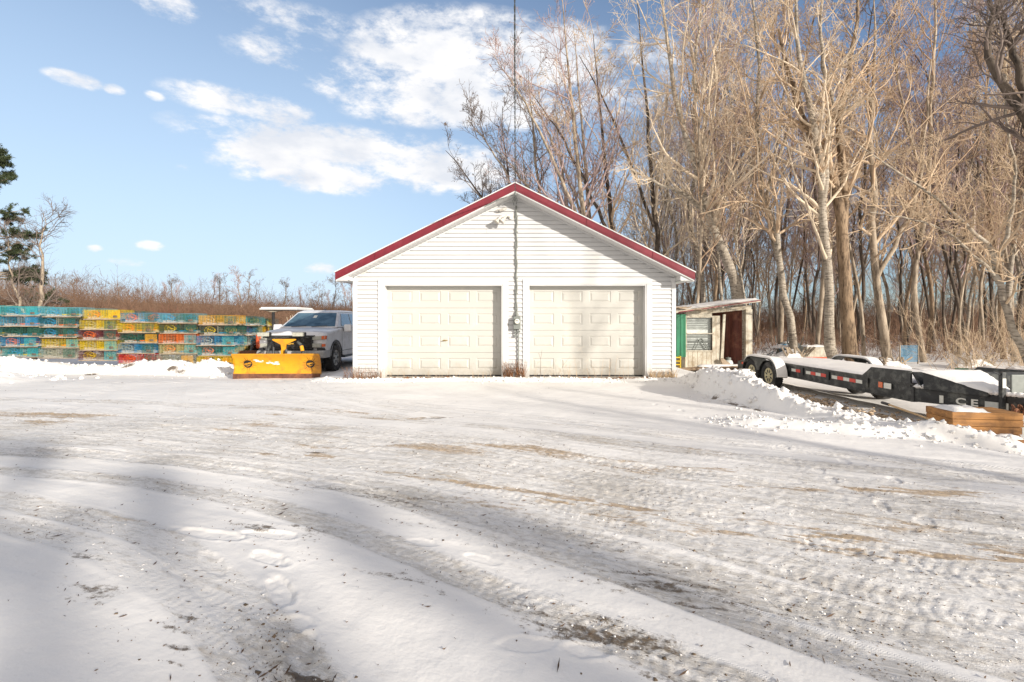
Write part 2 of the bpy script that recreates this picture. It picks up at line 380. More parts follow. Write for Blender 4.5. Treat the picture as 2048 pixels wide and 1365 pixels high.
DIRT = [(-1.52,2.22,.22,.06,.75,-.9),(-1.32,1.95,.16,.06,.6,-.9),(-1.2,5.0,.22,.045,.9,-.1),(-1.1,6.7,.28,.05,.75,-.1),(-2.0,4.95,.16,.04,.5,-.1),
        (-.55,2.5,.5,.12,.45,-.75),(.35,2.1,.6,.16,.5,-.6),(-1.6,3.2,.5,.16,.45,-.5),(-3.0,3.15,.5,.12,.4,-.4),(1.5,1.75,.8,.14,.35,-.55),(4.4,3.65,.6,.1,.5,-.1),
        (-.78,1.82,.25,.10,.75,-.7),(-2.3,2.6,.5,.10,.5,-.7),(.9,2.4,1.0,.22,.42,-.55),(-.9,3.6,1.0,.3,.40,-.4),(.6,2.9,1.2,.2,.38,-.45),(6.1,9.6,.34,2.4,1.9,.06),(6.3,7.7,.42,.9,1.8,.15),(-7.4,13.2,.3,.1,.2,0)]
FEET = [(-1.38,2.75,.16,.055,.055,-.5),(-1.16,2.42,.17,.06,.06,-.9),(-1.55,3.05,.2,.05,.045,-.2),(-.98,2.16,.15,.055,.04,-.3),(-.86,1.98,.17,.065,.045,-1.2),
        (-.18,2.75,.12,.05,.025,-.5),(-.05,2.45,.13,.055,.03,-.9),(.33,1.98,.12,.05,.03,-.1),(.06,2.02,.14,.05,.02,0),(-.55,2.95,.12,.05,.02,-.3),
        (-1.9,3.05,.3,.06,.05,-.25),(-1.68,2.7,.22,.05,.03,-.8)]
for i in range(9):   # line of old footprints in the far right snow
    t = i/8; FEET.append((3.15-.35*t*3+.08*math.sin(i*2.3)+.1, 4.1+4.2*t, .10, .045, .03, 1.3))
for i in range(6): FEET.append((2.7+.08*(i%2), 3.75-.28*i+.9, .12, .05, .022, 1.1))

FLOW = smooth_pts([(14,-2.0,1),(8,.5,1),(4.4,2.4,1),(2.2,3.4,1),(.4,4.3,1),(-1.6,5.2,1),(-4,6.0,1),(-8,6.7,1),(-16,7.2,1),(-26,7.4,1)], 4)
def ground_full(x, y):
    """height and colour mask of the snow sheet"""
    g = base_ground(x, y)
    near = (y > -3) & (y < 20) & (np.abs(x) < 26)
    xn = x[near]; yn = y[near]; h = np.zeros(xn.shape)
    wob = (fbm(xn*1.4, yn*1.4, 3, 21)-.5)
    xw = xn+wob*.25; yw = yn+(fbm(xn*1.4+50, yn*1.4, 3, 22)-.5)*.25
    f1 = fbm(xn*2.2, yn*2.2, 4, 31); f2 = fbm(xn*7, yn*7, 3, 41); f3 = fbm(xn*19, yn*19, 3, 42)
    lump = np.abs(f1-.5)*2
    bankm = np.zeros(xn.shape)
    for pts, w, pw in ((BANK_R,.50,1.0),(BERM,.22,1.0),(BANK_L,.75,1.0),(MOUND_L,1.3,1.0),(LIP,.26,1.0)):
        d, al, sd, v = seg_dist(xw, yw, pts)
        if pts is BANK_R: w = np.where(sd < 0, .40, .50)   # steep face towards the drive
        if pts is BANK_L: w = np.where(sd > 0, 1.2, .8)
        prof = 1-sst(0.0, 1, d/w)
        if pts is BANK_R: prof = np.where(sd < 0, 1-sst(.45, 1, d/w), prof)
        m = v*prof*(.66+.55*f1+.28*(f2-.5)+ .12*(f3-.5))
        if pts is BANK_R: m = m + prof*(prof>0)*np.abs(f2-.5)*.10*(v>.15) 
        h += np.maximum(m, 0); bankm = np.maximum(bankm, sst(.05, .35, prof)*np.clip(v*3, 0, 1))
    R = np.zeros(xn.shape); G = np.zeros(xn.shape); B = np.zeros(xn.shape)
    # a packed, driven-over area in the middle of the yard
    dm, _, _, _ = seg_dist(xn, yn, [(6,1.9,1),(2.2,3.3,1),(-.6,4.7,1),(-4,6.0,1),(-12,6.8,1)])
    packed = (1-sst(.55, 1.7, dm+(f1-.5)*1.2))*.62
    R = np.maximum(R, packed)
    h += packed*((f3-.5)*.006+(fbm(xn*45, yn*45, 2, 43)-.5)*.007)
    h += (1-bankm)*(f1-.5)*.018
    # wind ripples / scrape lines in the smooth snow
    h += (fbm(xn*1.1+yn*.5, yn*9+xn*3, 3, 77)-.5)*.012*sst(1.2, 3.5, yn)
    for pts, w, dpt, per, dirty, straw, rough in TR:
        bb = [min(p[0] for p in pts)-1, max(p[0] for p in pts)+1, min(p[1] for p in pts)-1, max(p[1] for p in pts)+1]
        k = np.where((xn > bb[0]) & (xn < bb[1]) & (yn > bb[2]) & (yn < bb[3]))[0]
        xx = xn[k]+wob[k]*.06; yy = yn[k]
        d, al, sd, v = seg_dist(xx, yy, pts)
        inside = 1-sst(w*.42, w*.56, d)
        edge = np.exp(-((d-w*.56)/(w*.11))**2)
        br = .55+.9*(fbm(xx*1.3, yy*1.3, 3, 91)-.25)
        ph = al/per*2*PI
        tread = np.sign(np.sin(ph + 9*np.abs(sd)/w))*.5*np.clip(1.1-np.abs(sd)/w, 0, 1) + .7*np.cos(sd/w*2*PI*2.5)
        fin = sst(15, 6, yy)*sst(.38,.54, fbm(xx*1.1+3, yy*1.1, 3, 95))
        h[k] += inside*(-.45*dpt*br + tread*.0019*fin*rough) + edge*dpt*.28*br
        h[k] += inside*(f3[k]-.5)*.006*rough
        R[k] = np.maximum(R[k], inside*rough*.95*np.clip(br,0,1)); G[k] = np.maximum(G[k], inside*straw*.65*sst(.4,.62,fbm(xx*.8+7, yy*1.6, 3, 92)))
        B[k] = np.maximum(B[k], inside*dirty*.26*sst(.45,.75,fbm(xx*1.6, yy*1.6, 3, 93)))
    fz = fbm(xn*3.0+yn*1.2, yn*13+xn*3.5, 4, 97, .65)
    def spots(lst, tgt):
        for cx, cy, a, b2, amp, ang in lst:
            ca, sa = math.cos(ang), math.sin(ang)
            u = ((xn-cx)*ca+(yn-cy)*sa)/a; v = (-(xn-cx)*sa+(yn-cy)*ca)/b2
            tgt[:] = np.maximum(tgt, amp*np.exp(-(u*u+v*v)*.5)*np.clip((fz-.40)*4.5, 0, 1.3))
    spots(STRAW, G); spots(DIRT, B)
    for cx, cy, a, b2, dep, ang in FEET:
        ca, sa = math.cos(ang), math.sin(ang)
        u = ((xn-cx)*ca+(yn-cy)*sa)/a; v = (-(xn-cx)*sa+(yn-cy)*ca)/b2; r = np.sqrt(u*u+v*v)
        r = r*(.75+.5*f2)+(f3-.5)*.5; h += -.22*dep*(1-sst(.75, 1.0, r))*(.5+1.0*f3) + dep*.08*np.exp(-((r-1.15)/.2)**2)*(f3*1.6)
    # leaf litter and soil along the foot of the garage and shed
    wl = (np.abs(yn-11.33) < .16) & (xn > -4.3) & (xn < 4.6)
    B = np.where(wl, np.maximum(B, .9), B)
    gl = sst(9, 15, np.abs(xn))*0
    for (cx, cy) in ((-12.2,14.0),(-9.9,14.1),(-9.6,14.0),(-11.4,14.4),(-14.9,13.9)):
        B = np.maximum(B, .8*np.exp(-((xn-cx)/.25)**2-((yn-cy)/.14)**2)*(.4+f2))
    # scraped dark foot of the cut bank
    db, al, sd, v = seg_dist(xn, yn, BANK_R)
    B = np.maximum(B, .75*np.exp(-((db-.42)/.07)**2)*(sd < 0)*sst(6.6,7.2,yn)*(1-sst(8.3,8.8,yn))*(f2 > .45))
    gg = g[near] + h; g = g.copy(); g[near] = gg
    fd, fa, fs, _ = seg_dist(xn, yn, FLOW); flow = np.zeros(x.shape+(3,)); flow[...,0] = x; flow[...,1] = y; flow[near] = np.stack([fa, fd*np.sign(fs), 0*fa], -1)
    ground_full.flow = flow
    mask = np.zeros(x.shape+(3,)); mask[near] = np.stack([R,G,B],-1)
    far = (y > 17)
    mask[...,2] = np.where(far & (x > 4), .34*fbm(x*.5, y*.5, 3, 66), mask[...,2])
    mask[...,2] = np.where((y > 19) & (x < -4), (.30+.7*sst(22,34,y))*fbm(x*.3, y*.3, 3, 67)*1.4, mask[...,2])
    return g, mask
def gz(x, y):
    g, _ = ground_full(np.array([float(x)]), np.array([float(y)])); return float(g[0])
def gb(x, y): return float(base_ground(np.array([float(x)]), np.array([float(y)]))[0])

def build_ground():
    ys = []
    y = 1.25
    while y < 17: ys.append(y); y += y*.0036
    while y < 90: ys.append(y); y += y*.012
    while y < 2600: ys.append(y); y += y*.06
    back = []; y = 1.25; st = .01
    while y > -60: back.append(y); y -= st; st *= 1.08
    ys = np.array(back[::-1][:-1]+ys)
    W = np.where(ys > 1.25, 1.6+1.32*ys, 3.25+1.3*(1.25-ys))
    W = W*np.where(ys > 60, 1+.6*sst(60, 400, ys), 1)
    u = np.linspace(-1, 1, 1040)
    X = W[:,None]*u[None,:]; Y = np.repeat(ys[:,None], len(u), 1)
    g, mask = ground_full(X, Y)
    V = np.stack([X, Y, g], -1).reshape(-1,3)
    nr, nc = X.shape
    i = np.arange((nr-1)*nc).reshape(nr-1, nc)[:,:-1].ravel()
    Fq = np.stack([i, i+1, i+nc+1, i+nc], -1)
    me = np_mesh('ground', V, Fq, True)
    ca = me.color_attributes.new('mask', 'FLOAT_COLOR', 'POINT')
    c4 = np.concatenate([mask.reshape(-1,3), np.ones((len(V),1))], 1).astype(np.float32)
    ca.data.foreach_set('color', c4.ravel())
    fa_ = me.attributes.new('flow', 'FLOAT_VECTOR', 'POINT'); fa_.data.foreach_set('vector', ground_full.flow.reshape(-1,3).astype(np.float32).ravel())
    o = link('snowy_ground', me, M['snowground']); props(o, kind='structure')
build_ground()

def chunks(name, P, S, mt, seed, squash=.7, label=None, cat=None, kind='stuff'):
    """many small irregular lumps as one mesh"""
    rs = RN(seed)
    b = np.array([(1,0,0),(-1,0,0),(0,1,0),(0,-1,0),(0,0,1),(0,0,-1)], float)
    f = np.array([(0,2,4),(2,1,4),(1,3,4),(3,0,4),(2,0,5),(1,2,5),(3,1,5),(0,3,5)])
    n = len(P)
    V = b[None]*(S[:,None,None])*rs.uniform(.5,1.3,(n,6,1)); V[...,2] *= squash
    V += rs.uniform(-.3,.3,(n,6,3))*S[:,None,None]
    a = rs.uniform(0,6.28,n); ca, sa = np.cos(a)[:,None], np.sin(a)[:,None]
    x = V[...,0]*ca-V[...,1]*sa; y2 = V[...,0]*sa+V[...,1]*ca; V[...,0] = x; V[...,1] = y2
    V += P[:,None,:]
    Fc = (f[None]+6*np.arange(n)[:,None,None]).reshape(-1,3)
    o = link(name, np_mesh(name, V.reshape(-1,3), Fc), mt); props(o, label, cat, kind=kind); return o
rs = RN(3)
# snow crumbs in the driven area and on the banks
n = 5000
yy = 1.4*np.exp(rs.uniform(0, 2.1, n)); xx = rs.uniform(-1.2, 1.2, n)*yy
g, mk = ground_full(xx, yy); keep = (mk[:,0]*rs.uniform(.6,1.6,n) > .42)
xx, yy, g = xx[keep], yy[keep], g[keep]
S = rs.gamma(2.0, .0019, len(xx))+.0015; S = np.minimum(S, .011)
chunks('snow_crumbs', np.stack([xx,yy,g],-1), S, M['snow'], 5, .45, label='loose crumbs of snow strewn over the driven lanes', cat='snow crumbs')
lp = []
for pts, n, w, s0 in ((BANK_R,900,.5,.020),(BERM,260,.3,.014),(BANK_L,600,.7,.030),(LIP,700,.3,.014),(MOUND_L,120,.8,.04)):
    P = np.array(pts); k = rs.randint(0, len(P)-1, n); t = rs.rand(n)[:,None]
    q = P[k]*(1-t)+P[k+1]*t; q[:,:2] += rs.normal(0, w*.55, (n,2)); lp.append(np.concatenate([q[:,:2], rs.gamma(1.6, s0*.5, (n,1))+.008], 1))
lp = np.concatenate(lp); lp = lp[~((lp[:,1] > 11.2) & (np.abs(lp[:,0]) < 4.2))]
g, _ = ground_full(lp[:,0], lp[:,1])
chunks('snow_clods', np.stack([lp[:,0],lp[:,1],g+lp[:,2]*.25],-1), np.minimum(lp[:,2],.12), M['snow'], 6, label='broken clods of snow along the ploughed banks', cat='snow clods')
# bark, needles and leaf bits
n = 6500; yy = 1.5*np.exp(rs.uniform(0, 2.2, n)); xx = rs.uniform(-1.15, 1.15, n)*yy
g, mk = ground_full(xx, yy); keep = rs.rand(n) < (.06+.55*mk[:,0]*(.2+1.6*fbm(xx*1.3,yy*1.3,3,12)**2)+.9*mk[:,2]); xx, yy, g = xx[keep], yy[keep], g[keep]; n = len(xx)
L = rs.gamma(1.3,.0055,n)+.003; a = rs.uniform(0,PI,n); wd = np.minimum(L*rs.uniform(.08,.22,n), .003)
dx, dy = np.cos(a)*L, np.sin(a)*L; nx, ny = -np.sin(a)*wd, np.cos(a)*wd
c = np.stack([xx,yy,g+.004],-1); up = rs.uniform(0,.006,n)
V = np.stack([c+np.stack([dx,dy,up],-1), c+np.stack([nx,ny,up*0+.003],-1), c-np.stack([dx,dy,-up],-1), c-np.stack([nx,ny,up*0+.002],-1)],1).reshape(-1,3)
o = link('litter_bits', np_mesh('litter', V, np.arange(4*n).reshape(-1,4)), M['darkbits']); props(o, 'brown specks of bark and leaf lying on the snow', 'litter', kind='stuff')

# grit pressed into the driven lanes
n = 30000; yy = 1.4*np.exp(rs.uniform(0, 2.0, n)); xx = rs.uniform(-1.15, 1.15, n)*yy
g, mk = ground_full(xx, yy); keep = (rs.rand(n) < (mk[:,0]**2*.75+mk[:,2])*(.2+1.6*sst(.45,.65,fbm(xx*1.5,yy*1.5,3,99)))); xx, yy, g = xx[keep], yy[keep], g[keep]
chunks('grit', np.stack([xx,yy,g],-1), rs.gamma(1.5,.0016,len(xx))+.0012, M['grit'], 15, .6, 'brown grit pressed into the driven snow', 'grit')

# ------------------------------------------------------------------ GARAGE
GY = 11.39; GX0, GX1, APX = -3.73, 3.84, .07
SL = .497
garage = thing('garage', 'white clapboard double garage with red roof edge and two closed doors', 'garage', (APX, GY, 0))
OPEN = [(-2.99,-.247),(.41,3.13)]; OT, OB = 2.175, .055
WALLAP = 4.26
def wall_z(x): return WALLAP - abs(x-APX)*SL
def wall_x(z):
    d = (WALLAP-z)/SL; return APX-d, APX+d
sid = MB(); e = .1025; z = 0.03
k = 0; joints = {14:(-1.0,),15:(1.7,),19:(-.9,),21:(1.9,),28:(-1.0,),30:(1.0,),33:(-.6,)}
while z < WALLAP-.02:
    z1 = min(z+e, WALLAP-.005)
    def span(zz):
        a, b = wall_x(zz); return max(a, GX0+.07), min(b, GX1-.07)
    a0, b0 = span(z); a1, b1 = span(z1)
    if b1 <= a1: a1 = b1 = (a1+b1)/2
    if z < OT+.12 and z1 > OB-.05:
        ivs = [(a0, OPEN[0][0]-.14), (OPEN[0][1]+.14, OPEN[1][0]-.14), (OPEN[1][1]+.14, b0)]
        if z1 > OT+.14: ivs = [(a0,b0)]
        cuts = [(i0,i1,i0,i1) for i0,i1 in ivs]
    else: cuts = [(a0,b0,a1,b1)]
    for (p0,q0,p1,q1) in cuts:
        lst = [(p0,q0,p1,q1)]
        for jx in joints.get(k, ()):
            if p0 < jx < q0 and p1 < jx < q1: lst = [(p0,jx-.002,p1,jx-.002),(jx+.002,q0,jx+.002,q1)]
        for (p0,q0,p1,q1) in lst:
            yb, yt = GY-.032, GY-.012
            f_ = .90; p1_, q1_, z1_ = p0+(p1-p0)*f_, q0+(q1-q0)*f_, z+(z1-z)*f_
            vs = [(p0,yb,z),(q0,yb,z),(q0,yb,z+.012),(p0,yb,z+.012),(q1_,yt,z1_),(p1_,yt,z1_),(p0,GY-.003,z),(q0,GY-.003,z)]
            sid.add(vs, [(0,1,2,3),(3,2,4,5),(0,6,7,1)])
    z += e; k += 1
part(garage, 'siding', sid, M['siding'], world=True)
# core walls behind siding
core = MB()
for (x0,x1,z0,z1) in ((GX0,OPEN[0][0]-.001,-.4,2.28),(OPEN[0][1]+.001,OPEN[1][0]-.001,-.4,2.28),(OPEN[1][1]+.001,GX1,-.4,2.28),(OPEN[0][0]-.001,OPEN[0][1]+.001,OT+.001,2.28),(OPEN[1][0]-.001,OPEN[1][1]+.001,OT+.001,2.28)):
    core.box(x0,x1,GY-.003,GY+.20,z0,z1)
core.prism([(GX0,2.28),(GX1,2.28),(APX,WALLAP-.01)], GY-.003, GY+.2, 'y')
core.box(GX0,GX0+.15,GY+.2,20.4,-.5,2.28); core.box(GX1-.15,GX1,GY+.2,20.4,-.5,2.28); core.box(GX0,GX1,20.2,20.4,-.5,2.28)
core.prism([(GX0,2.28),(GX1,2.28),(APX,WALLAP-.01)], 20.2, 20.4, 'y')
part(garage, 'wall', core, M['jamb'], world=True)
for (x0,x1) in ((GX0-.008,GX0+.085),(GX1-.085,GX1+.008)):
    part(garage, 'corner_post', MB().box(x0,x1,GY-.042,GY+.07,-.02,2.265), M['trim'], .004, world=True)
for xf in (GX0-.01, GX1-.11):
    part(garage, 'frieze_block', MB().box(xf,xf+.12,GY-.037,GY+.05,2.266,2.362), M['trim'], world=True)
# side walls siding lines (seen from a step aside)
for xs, sgn in ((GX0,-1),(GX1,1)):
    b = MB(); z = .03
    while z < 2.25:
        b.add([(xs+sgn*.018,GY+.07,z),(xs+sgn*.018,20.4,z),(xs+sgn*.004,20.4,z+e),(xs+sgn*.004,GY+.07,z+e),(xs,GY+.07,z),(xs,20.4,z)], [(0,1,2,3),(0,4,5,1)]); z += e
    part(garage, 'side_siding', b, M['siding'], world=True)
# door openings
for (x0,x1) in OPEN:
    fr = MB(); w = .115
    fr.box(x0-.155,x0-.03,GY-.045,GY+.01,-.03,OT+.035); fr.box(x1+.03,x1+.155,GY-.045,GY+.01,-.03,OT+.035); fr.box(x0-.155,x1+.155,GY-.048,GY+.01,OT+.035,OT+.155)
    part(garage, 'door_trim', fr, M['trim'], .006, world=True)
    jb = MB(); jb.box(x0-.03,x0,GY-.035,GY+.24,-.03,OT); jb.box(x1,x1+.03,GY-.035,GY+.24,-.03,OT); jb.box(x0-.03,x1+.03,GY-.037,GY+.24,OT,OT+.035)
    part(garage, 'door_jamb', jb, M['trim'], .004, world=True)
    dz0, dz1 = OB, OT+.02; sh = (dz1-dz0)/4; yd = GY+.19
    dr = MB()
    for s in range(4):
        z0 = dz0+s*sh; z1 = z0+sh-.006
        pw = (x1-x0)/4; mx = .085; mz = .13
        # frame cells around 4 panels: build grid of quads with recessed moulding and raised field
        xs = [x0]; 
        for p in range(4): xs += [x0+p*pw+mx, x0+(p+1)*pw-mx]
        xs.append(x1)
        za, zb = z0+mz, z1-mz
        dr.add([(x0,yd,z0),(x1,yd,z0),(x1,yd,za),(x0,yd,za)], [(0,1,2,3)])
        dr.add([(x0,yd,zb),(x1,yd,zb),(x1,yd,z1),(x0,yd,z1)], [(0,1,2,3)])
        for q in range(0, len(xs)-1, 2):
            dr.add([(xs[q],yd,za),(xs[q+1],yd,za),(xs[q+1],yd,zb),(xs[q],yd,zb)], [(0,1,2,3)])
        for p in range(4):
            a, b2 = xs[1+2*p], xs[2+2*p]
            rings = [(0,0),(.014,.012),(.028,.012),(.062,-.003)]
            vs = []
            for ins, dy in rings:
                vs += [(a+ins,yd+dy,za+ins),(b2-ins,yd+dy,za+ins),(b2-ins,yd+dy,zb-ins),(a+ins,yd+dy,zb-ins)]
            fs = []
            for r in range(3):
                for c in range(4): fs.append((r*4+c, r*4+(c+1)%4, (r+1)*4+(c+1)%4, (r+1)*4+c))
            fs.append((12,13,14,15)); dr.add(vs, fs)
        dr.add([(x0,yd,z1),(x1,yd,z1),(x1,yd+.02,z1),(x0,yd+.02,z1)], [(0,1,2,3)])
        dr.add([(x0,yd,z0),(x0,yd+.02,z0),(x1,yd+.02,z0),(x1,yd,z0)], [(0,1,2,3)])
    dr.box(x0,x1,yd+.025,yd+.05,dz0,dz1)
    d = part(garage, 'garage_door', dr, M['door'], world=True)
    if x0 < 0:
        h = MB(); h.lathe([(yd-.05,.012),(yd-.035,.018),(yd+.02,.012)], 12, Matrix.Translation((-1.62,0,.88)), 'y'); h.tube([(-1.62,yd-.045,.88),(-1.53,yd-.045,.885)], [.012,.008], 8)
        h.tube([(-1.62,yd-.045,.88),(-1.66,yd-.045,.875)], [.012,.009], 8)
        part(d, 'handle', h, M['brass'], world=True)
    gs = MB().box(x0,x1,yd-.02,yd+.05,dz0-.03,dz0-.001); part(d, 'bottom_seal', gs, M['blackplastic'], world=True)
    sl = MB().box(x0-.03,x1+.03,GY-.02,GY+.6,-.3,dz0-.034); part(garage, 'threshold', sl, M['concrete'], world=True)
# roof
RY0, RY1 = 10.97, 20.8; RX0, RX1 = -4.0, 4.14
def rz(x, top): return top-abs(x-APX)*SL
def chev(z0, z1, y0, y1, xa=RX0, xb=RX1):
    b = MB()
    for (a, c) in ((xa, APX), (APX, xb)):
        b.hexa([(a,y0,rz(a,z0)),(c,y0,rz(c,z0)),(c,y1,rz(c,z0)),(a,y1,rz(a,z0))], [(a,y0,rz(a,z1)),(c,y0,rz(c,z1)),(c,y1,rz(c,z1)),(a,y1,rz(a,z1))])
    return b
part(garage, 'roof', chev(4.34, 4.455, RY0+.03, RY1), M['trim'], world=True)
fs_ = part(garage, 'rake_fascia', chev(4.305, 4.475, RY0-.012, RY0+.028, RX0-.01, RX1+.01), M['red'], world=True)
for xs_q in (-3.1,-1.55,1.7,3.2):
    zc = rz(xs_q, 4.305); part(fs_, 'seam', MB().hexa([(xs_q-.006,RY0-.024,zc+.0),(xs_q+.006,RY0-.024,zc+.0),(xs_q+.006,RY0-.0125,zc+.0),(xs_q-.006,RY0-.0125,zc+.0)],[(xs_q-.006,RY0-.024,zc+.165),(xs_q+.006,RY0-.024,zc+.165),(xs_q+.006,RY0-.0125,zc+.165),(xs_q-.006,RY0-.0125,zc+.165)]), M['red'], world=True)
rib = chev(4.345, 4.36, RY0-.020, RY0-.0125, RX0-.01, RX1+.01); part(fs_, 'fold', rib, M['red'], world=True)
part(garage, 'drip_edge', chev(4.478, 4.502, RY0-.02, RY0+.25, RX0-.03, RX1+.03), M['trim'], world=True)
part(garage, 'roof_snow', chev(4.46, 4.50, RY0+.255, RY1-.05, RX0+.04, RX1-.04), M['snow'], world=True)
part(garage, 'fascia_board', chev(4.272, 4.303, RY0+.004, RY0+.03), M['trim'], world=True)
sf = chev(4.262, 4.27, RY0+.031, GY-.004)
part(garage, 'soffit', sf, M['trim'], world=True)
vt = MB(); L = 4.0
for sgn in (-1,1):
    for i in range(int(L/.10)):
        x = APX+sgn*(i+.7)*.10
        if not (RX0+.25 < x < RX1-.25): continue
        zc = rz(x, 4.258); vt.box(x-.006,x+.006,RY0+.05,GY-.03,zc-.006,zc+.002)
part(garage, 'soffit_groove', vt, M['trim'], world=True)
jt = chev(4.225, 4.258, GY-.05, GY-.006, GX0+.02, GX1-.02); part(garage, 'frieze', jt, M['trim'], world=True)
for sgn, xo, xw in ((-1,RX0,GX0),(1,RX1,GX1)):
    zb = rz(xo,4.30)-.0
    bx = MB(); a, c = sorted((xo+sgn*-.012, xw))
    bx.box(a,c,RY0+.034,RY1-.02,zb-.012,zb-.002)
    bx.prism([(xo-sgn*.012,zb-.013),(xw,zb-.013),(xw,zb-.30*0-.013-.0),(xw,rz(xw,4.262)-.001)], RY0+.04, GY-.03, 'y')
    part(garage, 'eave_soffit', bx, M['trim'], world=True)
    a, c = sorted((xo, xo+sgn*.02)); part(garage, 'eave_fascia', MB().box(a,c,RY0+.03,RY1,zb-.015,zb+.13), M['red'], .003, world=True)

# service cable, meter, lights
wire = thing('service_cable', 'twisted overhead power cable running down to the garage peak', 'power cable', (.07,10.9,4.22))
def twisted(p0, p1, sag, n, r, off, turns):
    a = [[],[]]
    p0 = Vector(p0); p1 = Vector(p1)
    for i in range(n+1):
        t = i/n; p = p0.lerp(p1, t); p.z -= sag*4*t*(1-t)
        for s in (0,1):
            th = t*turns*2*PI+s*PI; a[s].append(p+Vector((math.cos(th),0,math.sin(th)))*off)
    b = MB(); [b.tube(q, r, 5) for q in a]; return b
part(wire, 'cable', twisted((.07,10.93,4.22),(-.12,-16,8.6),.75,420,.0055,.006,95), M['wirecable'], world=True)
hk = MB(); hk.tube([(.07,10.95,4.22),(.07,11.35,4.16)], .012, 6); hk.lathe([(-.03,.012),(-.02,.03),(.02,.03),(.03,.012)], 10, Matrix.Translation((.07,10.95,4.22)), 'y')
hk.tube([(.05,11.33,4.05),(.02,11.3,4.15),(.04,11.25,4.2),(.09,11.0,4.19),(.12,11.2,4.15),(.10,11.33,4.08)], .008, 6)
part(wire, 'insulator', hk, M['galv'], world=True)
pole = thing('utility_pole', 'wooden utility pole carrying the power cable behind the yard', 'utility pole', (-.12,-16.1,0))
part(pole, 'shaft', MB().tube([(0,0,-1),(0,0,4.5),(0,0,9.2)], [.16,.14,.11], 14), M['bark_dark'])
meter = thing('electric_meter', 'grey electric meter box with round dial between the garage doors', 'electric meter', (.09,GY,1.3))
YW = GY-.033
bx = MB(); bx.box(.03,.20,YW-.13,YW,1.15,1.45); part(meter, 'box', bx, M['galv'], .012, world=True)
dl = MB().lathe([(YW-.128,.072),(YW-.15,.072),(YW-.155,.066)], 24, Matrix.Translation((.115,0,1.335)), 'y')
rg = part(meter, 'dial_ring', dl, M['galv'], world=True)
d2 = MB().lathe([(YW-.152,.060),(YW-.19,.057),(YW-.205,.045)], 24, Matrix.Translation((.115,0,1.335)), 'y'); dd = part(rg, 'dial', d2, M['glassdial'], world=True)
mk_ = MB(); mk_.box(.085,.145,YW-.2085,YW-.2055,1.35,1.362); [mk_.box(.085+i*.018,.094+i*.018,YW-.2085,YW-.2055,1.322,1.332) for i in range(4)]
part(dd, 'marking', mk_, M['ink'], world=True)
cd = MB(); pts = [(.105+.012*math.sin(i*1.3), YW-.02, 1.50+i*(4.05-1.5)/24) for i in range(25)]
cd.tube(pts, .017, 7); cd.tube([(.085+.016*math.cos(i*1.1), YW-.014, 1.50+i*(4.0-1.5)/40) for i in range(41)], .011, 6)
for i in range(7): cd.box(.075,.135,YW-.04,YW,1.62+i*.36,1.64+i*.36)
part(meter, 'entrance_cable', cd, M['cable'], world=True)
nk = MB(); nk.tube([(.115,YW-.05,1.44),(.11,YW-.05,1.50),(.095,YW-.03,1.56)], [.04,.038,.02], 10); nk.tube([(.07,YW-.05,1.5),(.15,YW-.04,1.49)], .02, 8)
part(meter, 'cable_gland', nk, M['cable'], world=True)
lw = MB(); lw.tube([(.15,YW-.04,1.16),(.15,YW-.035,.9),(.15,YW-.03,.1)], .016, 8); lw.tube([(.05,YW-.04,1.15),(.08,YW-.05,1.08),(.14,YW-.05,1.09),(.19,YW-.05,1.1)], .02, 7)
lw.lathe([(YW-.07,.03),(YW-.03,.036),(YW-.02,.02)], 12, Matrix.Translation((.08,0,1.0)), 'y'); lw.tube([(.07,YW-.04,1.15),(.08,YW-.045,1.0)], .014, 6)
part(meter, 'ground_conduit', lw, M['galv'], world=True)
fl = thing('floodlight', 'twin cone security floodlight mounted under the garage peak', 'floodlight', (-.02,GY-.03,3.80))
b = MB(); b.lathe([(GY-.07,.055),(GY-.025,.062)], 18, Matrix.Translation((-.02,0,3.79)), 'y'); b.tube([(-.02,GY-.06,3.79),(-.08,GY-.13,3.80),(-.13,GY-.15,3.80)], .022, 8)
b.tube([(-.05,GY-.06,3.79),(-.16,GY-.09,3.80),(-.20,GY-.10,3.79)], .02, 8); b.lathe([(-.05,.03),(-.04,.045),(.03,.05),(.05,.03)], 12, Matrix.Translation((-.2,GY-.12,3.78)), 'x')
part(fl, 'bracket', b, M['glassdial'], world=True)
for (px_, pz_) in ((-.14,3.77),(-.26,3.76)):
    Mx = Matrix.Translation((px_,GY-.17,pz_)) @ Vector((-.62,-.25,-.75)).normalized().to_track_quat('Z','Y').to_matrix().to_4x4()
    c = MB(); c.lathe([(-.02,.02),(.02,.026),(.08,.032),(.16,.068),(.175,.07)], 18, Mx, 'z'); part(fl, 'lamp_cone', c, M['trim'], smooth=False, world=True)
cm = thing('eave_lamp', 'small curled white fixture and wire under the left rake', 'fixture', (-.25,GY-.03,3.98))
b = MB(); b.tube([(-.33,GY-.06,3.90),(-.37,GY-.07,3.93),(-.34,GY-.07,3.955),(-.28,GY-.07,3.94),(-.2,GY-.08,3.97)], .011, 6); b.tube([(-.29,GY-.08,3.925),(-.2,GY-.09,3.955),(-.13,GY-.09,3.985)], [.028,.035,.024], 10)
part(cm, 'housing', b, M['trim'], world=True)
b = MB(); b.tube([(-.3,RY0+.02,4.06),(-.5,RY0+.0,4.0),(-.7,RY0+.0,3.9),(-1.1,RY0+.0,3.70)], .008, 5)
b = MB(); b.tube([(.03,11.1,4.24),(-.15,10.98,4.15),(-.3,10.955,4.105),(-.45,10.955,4.02),(-.62,10.955,3.94)], .009, 6); part(cm, 'lead', b, M['cable'], world=True)

